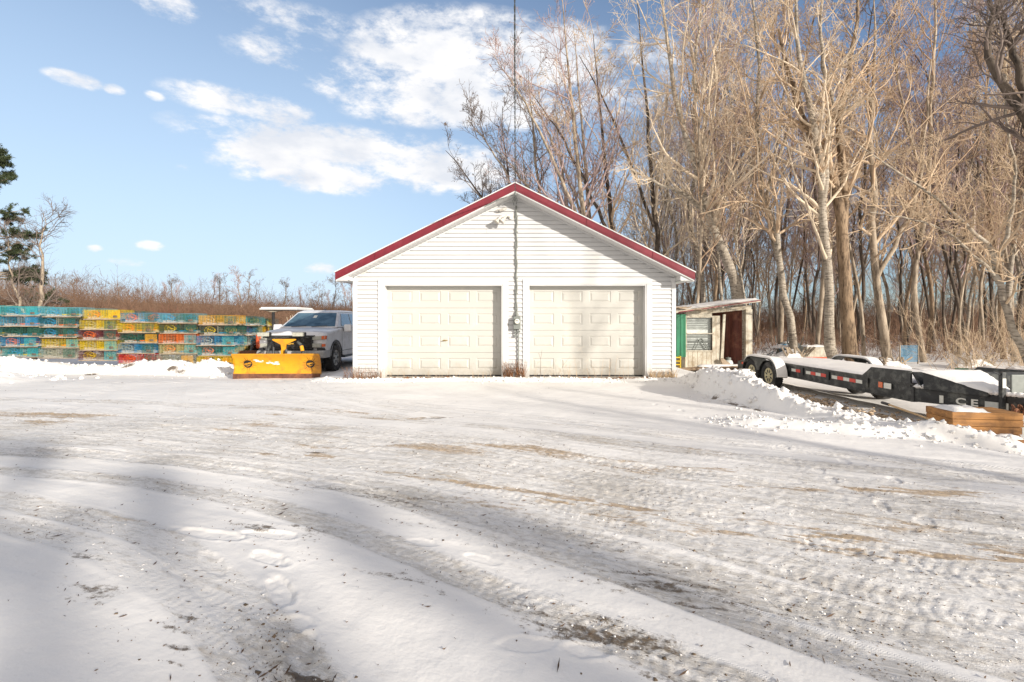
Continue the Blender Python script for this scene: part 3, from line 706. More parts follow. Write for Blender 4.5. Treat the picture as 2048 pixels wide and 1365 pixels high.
# ------------------------------------------------------------------ dry weeds by the wall
def weeds(name, label, x0, x1, y, n, hmin, hmax, seed, mt, z=.02, splay=.25):
    r = RN(seed); b = MB()
    for i in range(n):
        x = r.uniform(x0,x1); h = r.uniform(hmin,hmax); lx, ly = r.normal(0,splay)*h, -abs(r.normal(0,.25))*h
        yy_ = y-r.uniform(0,.08)
        p = [(x,yy_,z),(x+lx*.4,yy_+ly*.3,z+h*.55),(x+lx,yy_+ly,z+h)]
        b.tube(p, [.0035,.0025,.0015], 3, caps=False)
        for q in range(r.randint(1,4)):
            t = r.uniform(.3,.95); px_ = x+lx*t*t; pz = z+h*t
            b.tube([(px_,yy_+ly*t,pz),(px_+r.normal(0,.3)*h*.35,yy_+ly*t-.02,pz+h*.15*r.rand())], [.002,.0012], 3, caps=False)
    o = link(name, b.mesh(name), mt); props(o, label, 'weeds', kind='stuff'); return o
weeds('dry_weeds','clump of dead brown weeds right of the left garage door',-.2,.02,GY-.06,70,.1,.42,1,M['twig_dark'] if 0 else M['leafbrown'])
weeds('dry_weeds','dead weeds beneath the electric meter conduit',.08,.30,GY-.06,60,.1,.45,2,M['leafbrown'])
weeds('dry_weeds','straw coloured grass at the right corner of the garage',3.2,3.85,GY-.06,120,.05,.22,3,M['handle'])
weeds('dry_weeds','dead grass along the left corner of the garage',-3.95,-3.0,GY-.08,110,.04,.28,4,M['leafbrown'])
weeds('dry_weeds','thin dry stems in front of the right garage door',.5,3.0,GY-.03,26,.15,.55,5,M['twig_tan'])
weeds('dry_weeds','thin dry stems along the foot of the left garage door',-2.9,-.4,GY-.03,34,.05,.22,6,M['twig_tan'])
st = MB(); st.tube([(.66,GY-.08,.02),(.67,GY-.1,.45),(.70,GY-.12,.68)], [.006,.004,.003], 5); st.tube([(.67,GY-.1,.45),(.62,GY-.12,.60)], .003, 4)
o = link('tall_weed', st.mesh('tall_weed'), M['twig_dark']); props(o, 'single tall dead weed stalk against the right garage door', 'weed')
rs = RN(8)
n = 1500; lx = rs.uniform(-4.2, 4.4, n); ly = GY-.05-np.abs(rs.normal(0,.10,n)); g,_ = ground_full(lx, ly)
chunks('dead_leaves', np.stack([lx,ly,g+.01],-1), rs.gamma(2,.009,n)+.006, M['leafbrown'], 9, .35, 'brown leaf litter along the foot of the garage wall', 'leaves')
n = 1500; lx = 6.25+rs.normal(0,.28,n); ly = rs.uniform(7,12,n); g,_ = ground_full(lx, ly)
chunks('wood_chips', np.stack([lx,ly,g+.01],-1), rs.gamma(2,.012,n)+.006, M['twig_orange'], 10, .35, 'orange brown wood chips and leaves beside the trailer', 'wood chips')

# ------------------------------------------------------------------ wheels
def wheel(root, loc, r, w, side, rimmat, name='wheel', spokes=6):
    """side=-1: outer face towards -x"""
    T = Matrix.Translation(loc)
    rr = r*.60
    rim = MB(); rim.lathe([(side*w*.5*.72,rr),(side*w*.5*.80,rr*.97),(side*w*.5*.55,rr*.88),(side*w*.5*.35,rr*.86),(-side*w*.5*.9,rr*.9)], 28, T)
    for i in range(spokes):
        a = 2*PI*i/spokes; Mx = T @ Matrix.Rotation(a, 4, 'X')
        for dd in (-.11, .11):
            x = side*w*.5
            rim.hexa([(x*.50,-.025*1+dd*rr*.4,0),(x*.74,-.018+dd*rr*.4,0),(x*.74,.018+dd*rr*.4,0),(x*.50,.025+dd*rr*.4,0)],
                     [(x*.50,-.03+dd*rr*1.8,rr*.93),(x*.82,-.018+dd*rr*1.8,rr*.93),(x*.82,.018+dd*rr*1.8,rr*.93),(x*.50,.03+dd*rr*1.8,rr*.93)], Mx)
    rim.lathe([(side*w*.5*.5,rr*.24),(side*w*.5*.82,rr*.22),(side*w*.5*.86,rr*.12)], 16, T)
    wo = part(root, name, rim, rimmat)
    hb_ = MB()
    for i in range(spokes):
        a = 2*PI*(i+.5)/spokes; Mx = T @ Matrix.Rotation(a, 4, 'X'); x = side*w*.5
        k1, k2 = rr*.55/spokes*1.0, rr*1.45/spokes
        hb_.hexa([(x*.60,-k1,rr*.36),(x*.80,-k1,rr*.36),(x*.80,k1,rr*.36),(x*.60,k1,rr*.36)],[(x*.60,-k2,rr*.84),(x*.80,-k2,rr*.84),(x*.80,k2,rr*.84),(x*.60,k2,rr*.84)], Mx)
    part(wo, 'painted_hole_shade', hb_, M['ink'])  # solid black blocks colour in the shade of open wheel holes
    ty = MB(); h = w/2
    ty.lathe([(-h*.78,rr*.97),(-h*.97,rr*1.15),(-h*1.02,r*.80),(-h*.98,r*.93),(-h*.84,r*.985),(-h*.4,r*.993),(h*.4,r*.993),(h*.84,r*.985),(h*.98,r*.93),(h*1.02,r*.80),(h*.97,rr*1.15),(h*.78,rr*.97)], 40, T, closed=True)
    for i in range(36):
        Mx = T @ Matrix.Rotation(2*PI*i/36, 4, 'X')
        for j, xx_ in enumerate((-.78,-.4,0,.4,.78)):
            Mk = Mx @ Matrix.Rotation(2*PI/72*(j%2), 4, 'X')
            ty.box(xx_*h-h*.15,xx_*h+h*.15,-r*.055,r*.055,r*.96,r*1.015,Mk)
    part(wo, 'tyre', ty, M['rubber'])
    return wo

# ------------------------------------------------------------------ TRUCK (front faces -y)
TX, TY = -6.50, 14.15; TZ = -.215
truck = thing('pickup_truck', 'dusty silver pickup truck with a yellow snow plow on its nose', 'pickup truck', (TX,TY,TZ), math.radians(0))
def loft(sections, caps=True):
    n = len(sections[0]); b = MB(); vs = [p for s in sections for p in s]; fs = []
    for i in range(len(sections)-1):
        for k in range(n): fs.append((i*n+k, i*n+(k+1)%n, (i+1)*n+(k+1)%n, (i+1)*n+k))
    if caps: fs += [tuple(range(n))[::-1], tuple(range((len(sections)-1)*n, len(sections)*n))]
    return b.add(vs, fs)
def arch(yc, r, zb, n=9):
    return [(yc-r*math.cos(PI*i/n), max(zb, .42+r*math.sin(PI*i/n))) for i in range(n+1)]
def truck_profile(crown, back, inner):
    p = [(.06,.62),(.03,.80),(.02,.98),(.05,1.13+crown*.4),(.14,1.20+crown),(.55,1.265+crown),(1.0,1.30+crown),(1.38,1.335+crown*.7),(2.4,1.36),(3.9,1.37),(5.75,1.38),(5.82,1.3),(5.84,.55),(5.30,.50)]
    if inner: p += [(5.2,.5),(4.9,.5),(4.6,.5),(4.3,.5),(4.2,.5),(4.15,.5),(4.1,.5),(4.0,.5),(3.9,.5),(3.8,.5)]
    else: p += [(y,z) for y,z in arch(4.70,.50,.5)[::-1]]
    p += [(3.2,.44),(1.7,.44)]
    if inner: p += [(1.5,.5),(1.4,.5),(1.3,.5),(1.2,.5),(1.1,.5),(.9,.5),(.8,.5),(.6,.5),(.5,.5),(.42,.5)]
    else: p += [(y,z) for y,z in arch(.95,.50,.5)[::-1]]
    return [(y + back*max(0,1-y/.9)**1.2, z) for y,z in p]
secs = []
for x, crown, back, inner in ((-1.005,-.07,.26,0),(-.985,-.03,.17,0),(-.90,.0,.10,0),(-.72,.03,.05,0),(-.70,.03,.05,0),(-.35,.045,.01,0),(0,.04,0,0),(.35,.045,.01,0),(.70,.03,.05,0),(.72,.03,.05,0),(.90,.0,.10,0),(.985,-.03,.17,0),(1.005,-.07,.26,0)):
    secs.append([(x,y,z) for y,z in truck_profile(crown, back, inner)])
body = part(truck, 'body', loft(secs), M['truckpaint'], smooth=False, segs=2)
mm = body.data
for p in mm.polygons: p.use_smooth = abs(p.normal.z) > .7 and p.center.y < 1.5
# inner chassis block, wheel wells
part(truck, 'chassis', MB().box(-.68,.68,.35,5.6,.32,.9), M['blackplastic'])
for s in (-1,1):
    for yc in (.95,4.70):
        aw = MB(); n = 14
        for i in range(n):
            a0, a1 = PI*i/n, PI*(i+1)/n
            def P(a, r, x): return (x, yc-r*math.cos(a), .42+r*math.sin(a)-.0)
            aw.hexa([P(a0,.50,s*1.0),P(a1,.50,s*1.0),P(a1,.50,s*1.022),P(a0,.50,s*1.022)], [P(a0,.56,s*1.0),P(a1,.56,s*1.0),P(a1,.545,s*1.022),P(a0,.545,s*1.022)])
        part(truck, 'wheel_arch_trim', aw, M['blackplastic'])
for s in (-1,1):
    for yc in (.95,4.70): wheel(truck, (s*.90,yc,.415), .415, .27, s, M['rim'])
# cab greenhouse
zb, zt = 1.345, 1.885
bot = [(-.93,1.28),(.93,1.28),(.93,4.05),(-.93,4.05)]; top = [(-.70,2.08),(.70,2.08),(.70,3.75),(-.70,3.75)]
cab = MB(); cab.hexa([(x,y,zb) for x,y in bot], [(x,y,zt-.03) for x,y in top])
cab.hexa([(x*1.003,y,zt-.031) for x,y in top], [(x*.86,2.30 if y<3 else 3.6,zt+.035) for x,y in top])
part(truck, 'cab', cab, M['truckpaint'], .045, segs=3)
def quadpane(p, inset=.0, off=.004, thick=.006):
    P = [Vector(q) for q in p]; c = sum(P, Vector())/4; nrm = (P[1]-P[0]).cross(P[3]-P[0]).normalized()
    P = [q+(c-q)*inset for q in P]
    return MB().hexa([tuple(q+nrm*off) for q in P], [tuple(q+nrm*(off+thick)) for q in P])
def lerp3(a,b,t): return tuple(a[i]+(b[i]-a[i])*t for i in range(3))
def cabpt(fx, side_y, t):   # helper on the windshield plane
    return None
A0=(-.93,1.28,zb); A1=(.93,1.28,zb); B1=(.70,2.08,zt-.03); B0=(-.70,2.08,zt-.03)
def ws(u, v): return lerp3(lerp3(A0,A1,u), lerp3(B0,B1,u), v)
w = part(truck, 'windshield', quadpane([ws(.045,.07),ws(.955,.07),ws(.945,.93),ws(.055,.93)]), M['glass'], .004)
seam = MB(); seam.tube([Vector(ws(.2,.05))+Vector((0,-.02,.01)),Vector(ws(.45,.10))+Vector((0,-.02,.01))], .01, 5); seam.tube([Vector(ws(.55,.05))+Vector((0,-.02,.01)),Vector(ws(.82,.10))+Vector((0,-.02,.01))], .01, 5)
part(w, 'wiper', seam, M['blackplastic'])
part(w, 'sticker', quadpane([ws(.47,.60),ws(.54,.60),ws(.54,.76),ws(.47,.76)], off=.012, thick=.002), M['tapewhite'])
for s in (-1,1):
    A=(s*.93,1.28,zb); Bq=(s*.93,4.05,zb); C=(s*.70,3.75,zt-.03); D=(s*.70,2.08,zt-.03)
    def sp(u,v): return lerp3(lerp3(A,Bq,u), lerp3(D,C,u), v)
    for (u0,u1,t0,t1) in ((.12,.47,.075,.47),(.50,.86,.50,.84)):
        q = [sp(u0,.10),sp(u1,.10),sp(t1,.88),sp(t0,.88)]
        if s < 0: q = [q[1],q[0],q[3],q[2]]
        part(truck, 'side_window', quadpane(q, off=.006), M['glass'], .004)
    sm = MB()
    for yy_ in (1.50,2.75,3.95): sm.box(s*1.004-.003,s*1.004+.003,yy_-.006,yy_+.006,.50,1.33)
    sm.box(s*1.0055-.004,s*1.0055+.004,1.5,3.95,.60,.615)
    part(truck, 'door_seam', sm, M['blackplastic'])
    b = MB(); b.box(s*1.01-.02,s*1.01+.02,2.45,2.68,1.12,1.16); part(truck, 'door_handle', b, M['truckpaint'], .01)
    mr = MB(); xo = s*1.02; mr.hexa([(min(xo,xo+s*.26),1.56,1.20),(max(xo,xo+s*.26),1.56,1.20),(max(xo,xo+s*.26),1.72,1.20),(min(xo,xo+s*.26),1.72,1.20)],[(min(xo,xo+s*.25),1.58,1.45),(max(xo,xo+s*.25),1.58,1.45),(max(xo,xo+s*.25),1.72,1.45),(min(xo,xo+s*.25),1.72,1.45)])
    mo = part(truck, 'side_mirror', mr, M['truckpaint'], .035, segs=3); part(mo, 'mirror_arm', MB().box(min(s*.93,s*1.05),max(s*.93,s*1.05),1.6,1.68,1.24,1.34), M['blackplastic'], .01)
    st_ = MB().box(min(s*.93,s*1.08),max(s*.93,s*1.08),1.55,3.9,.38,.43); part(truck, 'side_step', st_, M['blackplastic'], .015)
part(truck, 'roof_antenna', MB().prism([(2.55,zt+.03),(2.75,zt+.03),(2.72,zt+.085),(2.62,zt+.06)], -.02,.02,'x').tube([(0,2.5,zt+.03),(0,2.46,zt+.09)], .012, 6), M['blackplastic'])
# bed opening, front end
part(truck, 'bed_liner', MB().box(-.85,.85,4.15,5.7,1.384,1.392), M['blackplastic'])
gr = MB(); gr.box(-.66,.66,-.028,.08,.70,1.09)
g_ = part(truck, 'grille', gr, M['blackplastic'], .02)
gb2 = MB()
for i in range(6): gb2.box(-.64,.64,-.045,-.0285,.735+i*.062,.755+i*.062)
part(g_, 'grille_bar', gb2, M['blackplastic'], .004)
bt = MB(); bt.prism([(-.13,.878),(-.045,.878),(-.045,.862),(.045,.862),(.045,.878),(.13,.878),(.14,.915),(.045,.915),(.045,.931),(-.045,.931),(-.045,.915),(-.12,.915)], -.062,-.0455,'y')
part(g_, 'bow_tie_emblem', bt, M['gold'], .003)
for s in (-1,1):
    hl = MB(); hl.hexa([(s*.64,-.012,1.00),(s*.96,.10,1.00),(s*.96,.2,1.00),(s*.64,.1,1.00)] if s>0 else [(s*.96,.10,1.00),(s*.64,-.012,1.00),(s*.64,.1,1.00),(s*.96,.2,1.00)],
                       [(s*.64,.0,1.10),(s*.985,.12,1.13),(s*.985,.2,1.13),(s*.64,.1,1.10)] if s>0 else [(s*.985,.12,1.13),(s*.64,.0,1.10),(s*.64,.1,1.10),(s*.985,.2,1.13)])
    h = part(truck, 'headlight', hl, M['lens'], .008)
    am = MB(); am.hexa(*([[(s*.90,.055,1.015),(s*.992,.13,1.015),(s*.992,.24,1.015),(s*.90,.2,1.015)],[(s*.90,.06,1.115),(s*1.0,.14,1.125),(s*1.0,.24,1.125),(s*.90,.2,1.115)]] if s>0 else [[(s*.992,.13,1.015),(s*.90,.055,1.015),(s*.90,.2,1.015),(s*.992,.24,1.015)],[(s*1.0,.14,1.125),(s*.90,.06,1.115),(s*.90,.2,1.115),(s*1.0,.24,1.125)]]))
    part(h, 'turn_signal', am, M['amber'], .005)
    lw_ = MB(); q = [(.66,-.02),(.90,.045),(.90,.15),(.66,.1)]; q = [(s*a,b_) for a,b_ in q]; q = q if s>0 else [q[1],q[0],q[3],q[2]]
    lw_.hexa([(a,b_,.78) for a,b_ in q],[(a,b_,.90) for a,b_ in q]); lo = part(truck, 'fog_lamp', lw_, M['lens'], .01)
    q = [(.905,.06),(.975,.12),(.975,.2),(.905,.15)]; q = [(s*a,b_) for a,b_ in q]; q = q if s>0 else [q[1],q[0],q[3],q[2]]
    part(lo, 'side_marker', MB().hexa([(a,b_,.80) for a,b_ in q],[(a,b_,.88) for a,b_ in q]), M['amber'], .005)
    q = [(.80,.0),(.985,.10),(.985,.2),(.80,.15)]; q = [(s*a,b_) for a,b_ in q]; q = q if s>0 else [q[1],q[0],q[3],q[2]]
    part(truck, 'bumper_inlet', MB().hexa([(a,b_,.66) for a,b_ in q],[(a*.97,b_,.765) for a,b_ in q]), M['blackplastic'], .01)
tr_ = MB().hexa([(-.97,.05,1.135),(.97,.05,1.135),(.97,.2,1.135),(-.97,.2,1.135)],[(-.97,.09,1.165),(.97,.09,1.165),(.97,.2,1.165),(-.97,.2,1.165)])
part(truck, 'lamp_bar_trim', MB().hexa([(-.70,-.035,1.10),(.70,-.035,1.10),(.70,.1,1.10),(-.70,.1,1.10)],[(-.70,-.02,1.135),(.70,-.02,1.135),(.70,.1,1.135),(-.70,.1,1.135)]), M['blackplastic'], .006)
bs = []
for x, bk in ((-1.02,.28),(-.98,.10),(-.80,.0),(-.4,-.06),(0,-.07),(.4,-.06),(.80,.0),(.98,.10),(1.02,.28)):
    bs.append([(x,bk-.05,.47),(x,bk-.10,.52),(x,bk-.10,.64),(x,bk-.04,.69),(x,bk+.2,.69),(x,bk+.2,.47)])
part(truck, 'front_bumper', loft(bs), M['truckwhite'], .012)
part(truck, 'lower_valance', MB().box(-.85,.85,.02,.3,.33,.468), M['blackplastic'], .02)

# ------------------------------------------------------------------ PLOW (carried on the truck: its own thing)
plow = thing('snow_plow', 'bright yellow snow plow blade mounted on the silver pickup', 'snow plow', (-6.38,13.02,-.22), math.radians(1.5))
prof = []
n = 12
for i in range(n+1):
    t = i/n; a = -1.05+1.75*t
    prof.append((.30*(1-math.cos(a))*-1+.26 - .10*t, .10+.62*t))
prof = [(.10-.16*math.sin(PI*min(1,max(0,t*.95+.02)))*-.75-.11*t, .10+.56*t) for t in [i/n for i in range(n+1)]]
HW = 1.16
bl = MB(); th = .012
poly = prof+[(y+th,z) for y,z in prof[::-1]]
bl.prism(poly, -HW, HW, 'x')
bl.box(-HW,HW,prof[-1][0]-.004,prof[-1][0]+.05,prof[-1][1]+.0005,prof[-1][1]+.02)
blade = part(plow, 'blade', bl, M['plow'], .004)
for s in (-1,1):
    pe = [(y-.004,z) for y,z in prof]+[(prof[-1][0]+.06,prof[-1][1]),(prof[0][0]+.08,prof[0][1])]
    part(plow, 'end_rib', MB().prism(pe, s*HW+(.001 if s>0 else -.013), s*HW+(.013 if s>0 else -.001), 'x'), M['plow'])
rb = MB()
for i in range(6):
    x = -.95+i*.38; rb.prism([(y+th+.001,z) for y,z in prof]+[(.30,prof[-1][1]),(.30,prof[0][1])], x-.008, x+.008, 'x')
part(plow, 'back_rib', rb, M['plow'])
ce = part(plow, 'cutting_edge', MB().box(-HW-.01,HW+.01,prof[0][0]-.022,prof[0][0]-.004,-.02,.135), M['rust'], .003)
bo = MB()
for i in range(9): bo.lathe([(prof[0][0]-.034,.012),(prof[0][0]-.0225,.014)], 8, Matrix.Translation((-1.05+i*.2625,0,.10)), 'y')
part(ce, 'bolt', bo, M['rust'])
def onblade(x, z, off=.004):      # blade surface in front, at height z
    t = (z-.10)/.56; t = min(max(t,0),1); y = .10+.12*math.sin(PI*min(1,t*.95+.02))-.11*t
    return (x, y-off, z)
for s, cx in ((-1,-.80),(1,.88)):
    em = MB(); cz = .395; r = .115; K = 22
    # ring disc made of quads that follow the curve of the blade
    rings = [0,.05,.09,r]
    vs = [onblade(cx,cz)]+[onblade(cx+q*math.cos(2*PI*k/K),cz+q*.92*math.sin(2*PI*k/K)) for q in rings[1:] for k in range(K)]
    fs = [(0,1+k,1+(k+1)%K) for k in range(K)]+[(1+j*K+k,1+(j+1)*K+k,1+(j+1)*K+(k+1)%K,1+j*K+(k+1)%K) for j in range(2) for k in range(K)]
    em.add(vs, fs)
    for k in range(18):
        a = 2*PI*k/18+.1; l = .15+.045*(k%3); da = .055
        em.add([onblade(cx+r*.95*math.cos(a-da),cz+r*.87*math.sin(a-da),.0045), onblade(cx+l*1.05*math.cos(a),cz+l*math.sin(a),.0045), onblade(cx+r*.95*math.cos(a+da),cz+r*.87*math.sin(a+da),.0045)], [(0,1,2)])
    eo = part(plow, 'sunburst_emblem', em, M['ink'])
    y_ = onblade(cx,cz)[1]
    tm = text_mesh('FISHER', .062, Matrix.Translation((cx,y_-.012,cz+.005)) @ Matrix.Rotation(math.radians(90),4,'X') @ Matrix.Rotation(math.radians(14),4,'Z'), .001, .002)
    link('lettering', tm, M['plow'], eo)
    sw = MB(); 
    q = [(-.075,-.045),(-.02,-.05),(.04,-.035),(.085,-.01),(.04,-.05),(-.02,-.068)]
    sw.add([onblade(cx+a,cz+b_,.009) for a,b_ in q], [tuple(range(6))]); part(eo, 'swoosh', sw, M['plow'])
r_ = RN(12); sn = MB()
for i in range(26):
    t = r_.rand(); x = -.62+t*.62+r_.normal(0,.03); z = .50-.10*t+r_.normal(0,.018); w_, h_ = r_.uniform(.02,.075), r_.uniform(.008,.025)
    k = 7; sn.add([onblade(x+w_*math.cos(2*PI*j/k)*r_.uniform(.7,1.1), z+h_*math.sin(2*PI*j/k)*r_.uniform(.7,1.1), .006) for j in range(k)], [tuple(range(k))])
part(plow, 'snow_smear', sn, M['snow'])
# headgear
fr = MB(); fr.tube([(-.42,.75,.36),(-.42,.85,.9),(-.40,.82,1.08)], .035, 8); fr.tube([(.42,.75,.36),(.42,.85,.9),(.40,.82,1.08)], .035, 8)
fr.box(-.72,.55,.80,.84,1.08,1.11); fr.tube([(-.5,.7,.45),(.5,.7,.45)], .035, 8)
fr.tube([(.35,.60,.98),(.50,.55,.86),(.55,.48,.70),(.57,.42,.55)], .045, 10); fr.tube([(-.35,.60,.98),(-.45,.6,.8),(-.46,.5,.6)], .04, 10)
fr.tube([(-.22,.2,.40),(-.15,.6,.60)], .03, 8); fr.tube([(.22,.2,.40),(.15,.6,.60)], .03, 8); fr.tube([(.12,.32,.35),(.14,.36,.78)], .035, 8); fr.tube([(-.60,.15,.62),(-.55,.5,.75)], .022, 6)
fr.tube([(.60,.42,.62),(.68,.30,.66)], .018, 6)
part(plow, 'lift_frame', fr, M['blacksteel'], .004)
tp = MB(); tp.prism([(-.30,1.06),(.32,1.06),(.34,1.03),(.07,.90),(.05,.72),(-.05,.72),(-.08,.90),(-.32,1.03)], .50,.56,'y'); tp.box(-.05,.05,.44,.52,.60,.76)
part(plow, 'lift_arm', tp, M['plow'], .008)
tp = MB(); tp.tube([(.50,.50,.86),(.545,.46,.72)], .05, 10, caps=True); part(plow, 'yellow_collar', tp, M['plow'])
cy = MB(); cy.tube([(0,.46,.60),(0,.42,.22)], .055, 12); cy.tube([(-.09,.46,.55),(-.11,.35,.25)], .03, 8); cy.tube([(.07,.40,.62),(.10,.33,.3)], .015, 6); cy.tube([(-.04,.38,.66),(-.10,.32,.5),(-.06,.3,.3)], .012, 6)
part(plow, 'lift_cylinder', cy, M['rust'])
for s, cx in ((-1,-.62),(1,.36)):
    lb = MB(); lb.box(cx-.16,cx+.19,.60,.74,1.125,1.245); l_ = part(plow, 'plow_light', lb, M['blackplastic'], .02)
    part(l_, 'lens', MB().box(cx-.15,cx+.18,.585,.601,1.13,1.24), M['lens'], .02)
    part(l_, 'light_stalk', MB().tube([(cx,.68,1.12),(cx,.80,1.09)], .02, 6), M['blacksteel'])

# ------------------------------------------------------------------ TRACTOR behind the truck
tz = gb(-8.1,17)-.0
tractor = thing('compact_tractor', 'compact tractor with snowy canopy and rusty front bucket behind the pickup', 'tractor', (-8.12,17.2,tz))
part(tractor, 'canopy', MB().box(-.78,.55,-.2,1.3,1.97,2.03), M['trim'], .025, label='flat canopy topped with snow')
part(tractor, 'canopy_snow', MB().box(-.74,.51,-.17,1.27,2.032,2.07), M['snow'], .018)
part(tractor, 'canopy_brace', MB().hexa([(-.46,-.05,1.90),(-.30,-.05,1.90),(-.30,.1,1.90),(-.46,.1,1.90)],[(-.72,-.05,1.968),(.1,-.05,1.968),(.1,.1,1.968),(-.72,.1,1.968)]), M['shedwhite'])
part(tractor, 'roll_post', MB().box(-.42,-.34,-.02,.06,.9,1.90), M['blackplastic'], .01)
part(tractor, 'hood', MB().box(-.38,.30,-1.2,.1,.65,1.15), M['orangewire'], .06)
part(tractor, 'seat', MB().box(-.28,.22,.35,.8,.85,.95).box(-.28,.22,.75,.85,.95,1.35), M['blackplastic'], .04)
part(tractor, 'chassis', MB().box(-.25,.2,-1.1,1.1,.35,.7), M['blacksteel'], .02)
for s in (-1,1):
    wheel(tractor, (s*.62-.03,.6,.50), .50, .30, s, M['rimgold']); wheel(tractor, (s*.52-.03,-.8,.32), .32, .2, s, M['rimgold'])
    part(tractor, 'loader_arm', MB().tube([(s*.42-.03,-.1,1.0),(s*.42-.03,-1.2,.85),(s*.42-.03,-1.45,.35)], .05, 6), M['blacksteel'])
    part(tractor, 'fender', MB().box(s*.62-.18,s*.62+.12,.15,1.0,1.02,1.06), M['poly'], .02)
bk = MB(); pf = [(-1.95,.05),(-1.55,.03),(-1.42,.15),(-1.38,.40),(-1.42,.62),(-1.50,.62),(-1.46,.40),(-1.50,.18),(-1.60,.08),(-1.95,.08)]
bk.prism(pf, -.72, .72, 'x')
for s in (-1,1): bk.prism([(-1.95,.05),(-1.55,.03),(-1.42,.15),(-1.38,.40),(-1.42,.62),(-1.6,.5)], s*.74-.01, s*.74+.01, 'x')
part(tractor, 'bucket', bk, M['rust'])
drum = thing('white_drum', 'rounded pale grey tank half hidden by the left edge of the pickup', 'tank', (-7.72,15.2,gb(-7.72,15.2)+.35))
part(drum, 'shell', MB().lathe([(0,.05),(.03,.13),(.2,.17),(.45,.15),(.62,.06)], 20, Matrix.Rotation(.2,4,'Y'), 'z'), M['poly'], smooth=True)
part(drum, 'stand', MB().box(-.1,.1,-.1,.1,-.36,.02), M['blacksteel'])

# ------------------------------------------------------------------ LOBSTER TRAPS
TL, TW, TH = 1.215, .56, .325
def grid_face(b, o, u, v, lu, lv, nu, nv, t):
    """bars of square wire lying on a face"""
    u = Vector(u); v = Vector(v); o = Vector(o); w = u.cross(v)
    def bar(p, q, wd):
        b.add([p-wd*t-w*t, p+wd*t-w*t, q+wd*t-w*t, q-wd*t-w*t, p-wd*t+w*t, p+wd*t+w*t, q+wd*t+w*t, q-wd*t+w*t], [(0,1,2,3),(7,6,5,4),(0,4,5,1),(2,6,7,3),(1,5,6,2),(3,7,4,0)])
    for i in range(nu+1):
        p = o+u*(lu*i/nu); bar(p, p+v*lv, u)
    for j in range(nv+1):
        p = o+v*(lv*j/nv); bar(p, p+u*lu, v)
t_ = .0024
cage = MB()
grid_face(cage, (-TL/2,-TW/2,.03), (1,0,0),(0,0,1), TL, TH-.04, 26, 6, t_)      # front
grid_face(cage, (-TL/2,TW/2,.03), (1,0,0),(0,0,1), TL, TH-.04, 12, 4, t_)
grid_face(cage, (-TL/2,-TW/2,TH-.01), (1,0,0),(0,1,0), TL, TW, 22, 9, t_)      # top
grid_face(cage, (-TL/2,-TW/2,.03), (1,0,0),(0,1,0), TL, TW, 14, 6, t_)
for s in (-1,1): grid_face(cage, (s*TL/2,-TW/2,.03), (0,1,0),(0,0,1), TW, TH-.04, 12, 6, t_)
cage_me = cage.mesh('trap_cage')
cg2 = MB(); t2_ = .0015
grid_face(cg2, (-TL/2,-TW/2,.03), (1,0,0),(0,0,1), TL, TH-.04, 26, 6, t2_); grid_face(cg2, (-TL/2,-TW/2,TH-.01), (1,0,0),(0,1,0), TL, TW, 22, 9, t2_)
grid_face(cg2, (-TL/2,TW/2,.03), (1,0,0),(0,0,1), TL, TH-.04, 12, 4, t2_); grid_face(cg2, (-TL/2,-TW/2,.03), (1,0,0),(0,1,0), TL, TW, 14, 6, t2_)
for s in (-1,1): grid_face(cg2, (s*TL/2,-TW/2,.03), (0,1,0),(0,0,1), TW, TH-.04, 12, 6, .002)
cage2_me = cg2.mesh('trap_cage_fine')
rc = MB(); r_ = RN(18)
for q in range(3):
    cx = [-.38,.02,.36][q]; pts = [(cx+(.10+.02*r_.rand())*math.cos(a)+r_.normal(0,.012), -.10+(.09+.02*r_.rand())*math.sin(a), .05+.008*a/3+r_.uniform(0,.02)) for a in np.arange(0,15,.5)]; rc.tube(pts, .009, 4)
rope_me = rc.mesh('trap_rope')

div = MB(); grid_face(div, (-.02,-TW/2,.03), (0,1,0),(0,0,1), TW, TH-.05, 10, 5, .003)
div_me = div.mesh('trap_divider'); brick_me = None
def cone_net(cx, cy, sgn, r0=.13):
    b = MB(); k = 10
    for ax in range(k):
        a = 2*PI*ax/k; p = (cx+.17*math.cos(a), cy-sgn*.22, .17+.12*math.sin(a)); q = (cx+.06*math.cos(a), cy+sgn*.02, .17+.05*math.sin(a)); b.tube([p,q], .006, 3, caps=False)
    for f_ in (0,.35,.7,1):
        pts = [(cx+(.17-.11*f_)*math.cos(2*PI*j/k), cy-sgn*(.22-.24*f_), .17+(.12-.07*f_)*math.sin(2*PI*j/k)) for j in range(k+1)]; b.tube(pts, .006, 3, caps=False)
    # a slack sheet of twine
    b.add([(cx-.15,cy-sgn*.2,.22),(cx-.02,cy-sgn*.08,.15),(cx+.10,cy-sgn*.05,.12),(cx-.02,cy-sgn*.06,.17)], [(0,1,2,3)])
    return b
nb = cone_net(-.32,0,1); nb.v += []; b2 = cone_net(.14,0,-1); o_ = len(nb.v); nb.v += b2.v; nb.f += [tuple(i+o_ for i in f) for f in b2.f]
net_me = nb.mesh('trap_net')
brick_mes = [MB().box(x,x+.10,-.22+dy,-.03+dy,.036,.10).mesh('trap_brick') for x, dy in ((-.50,0),(-.37,.0),(.40,.1))]
run = MB(); [run.box(-TL/2,TL/2,y-.02,y+.02,0,.028) for y in (-TW/2+.03,0,TW/2-.03)]; runner_me = run.mesh('trap_runner')
pn = MB(); grid_face(pn, (.22,-TW/2-.008,.035), (1,0,0),(0,0,1), .36, TH-.07, 9, 6, .0035); panel_me = pn.mesh('trap_panel')
vn = MB(); vn.box(.36,.50,-TW/2-.016,-TW/2-.009,.07,.13); vent_me = vn.mesh('trap_vent')
sn = MB(); 
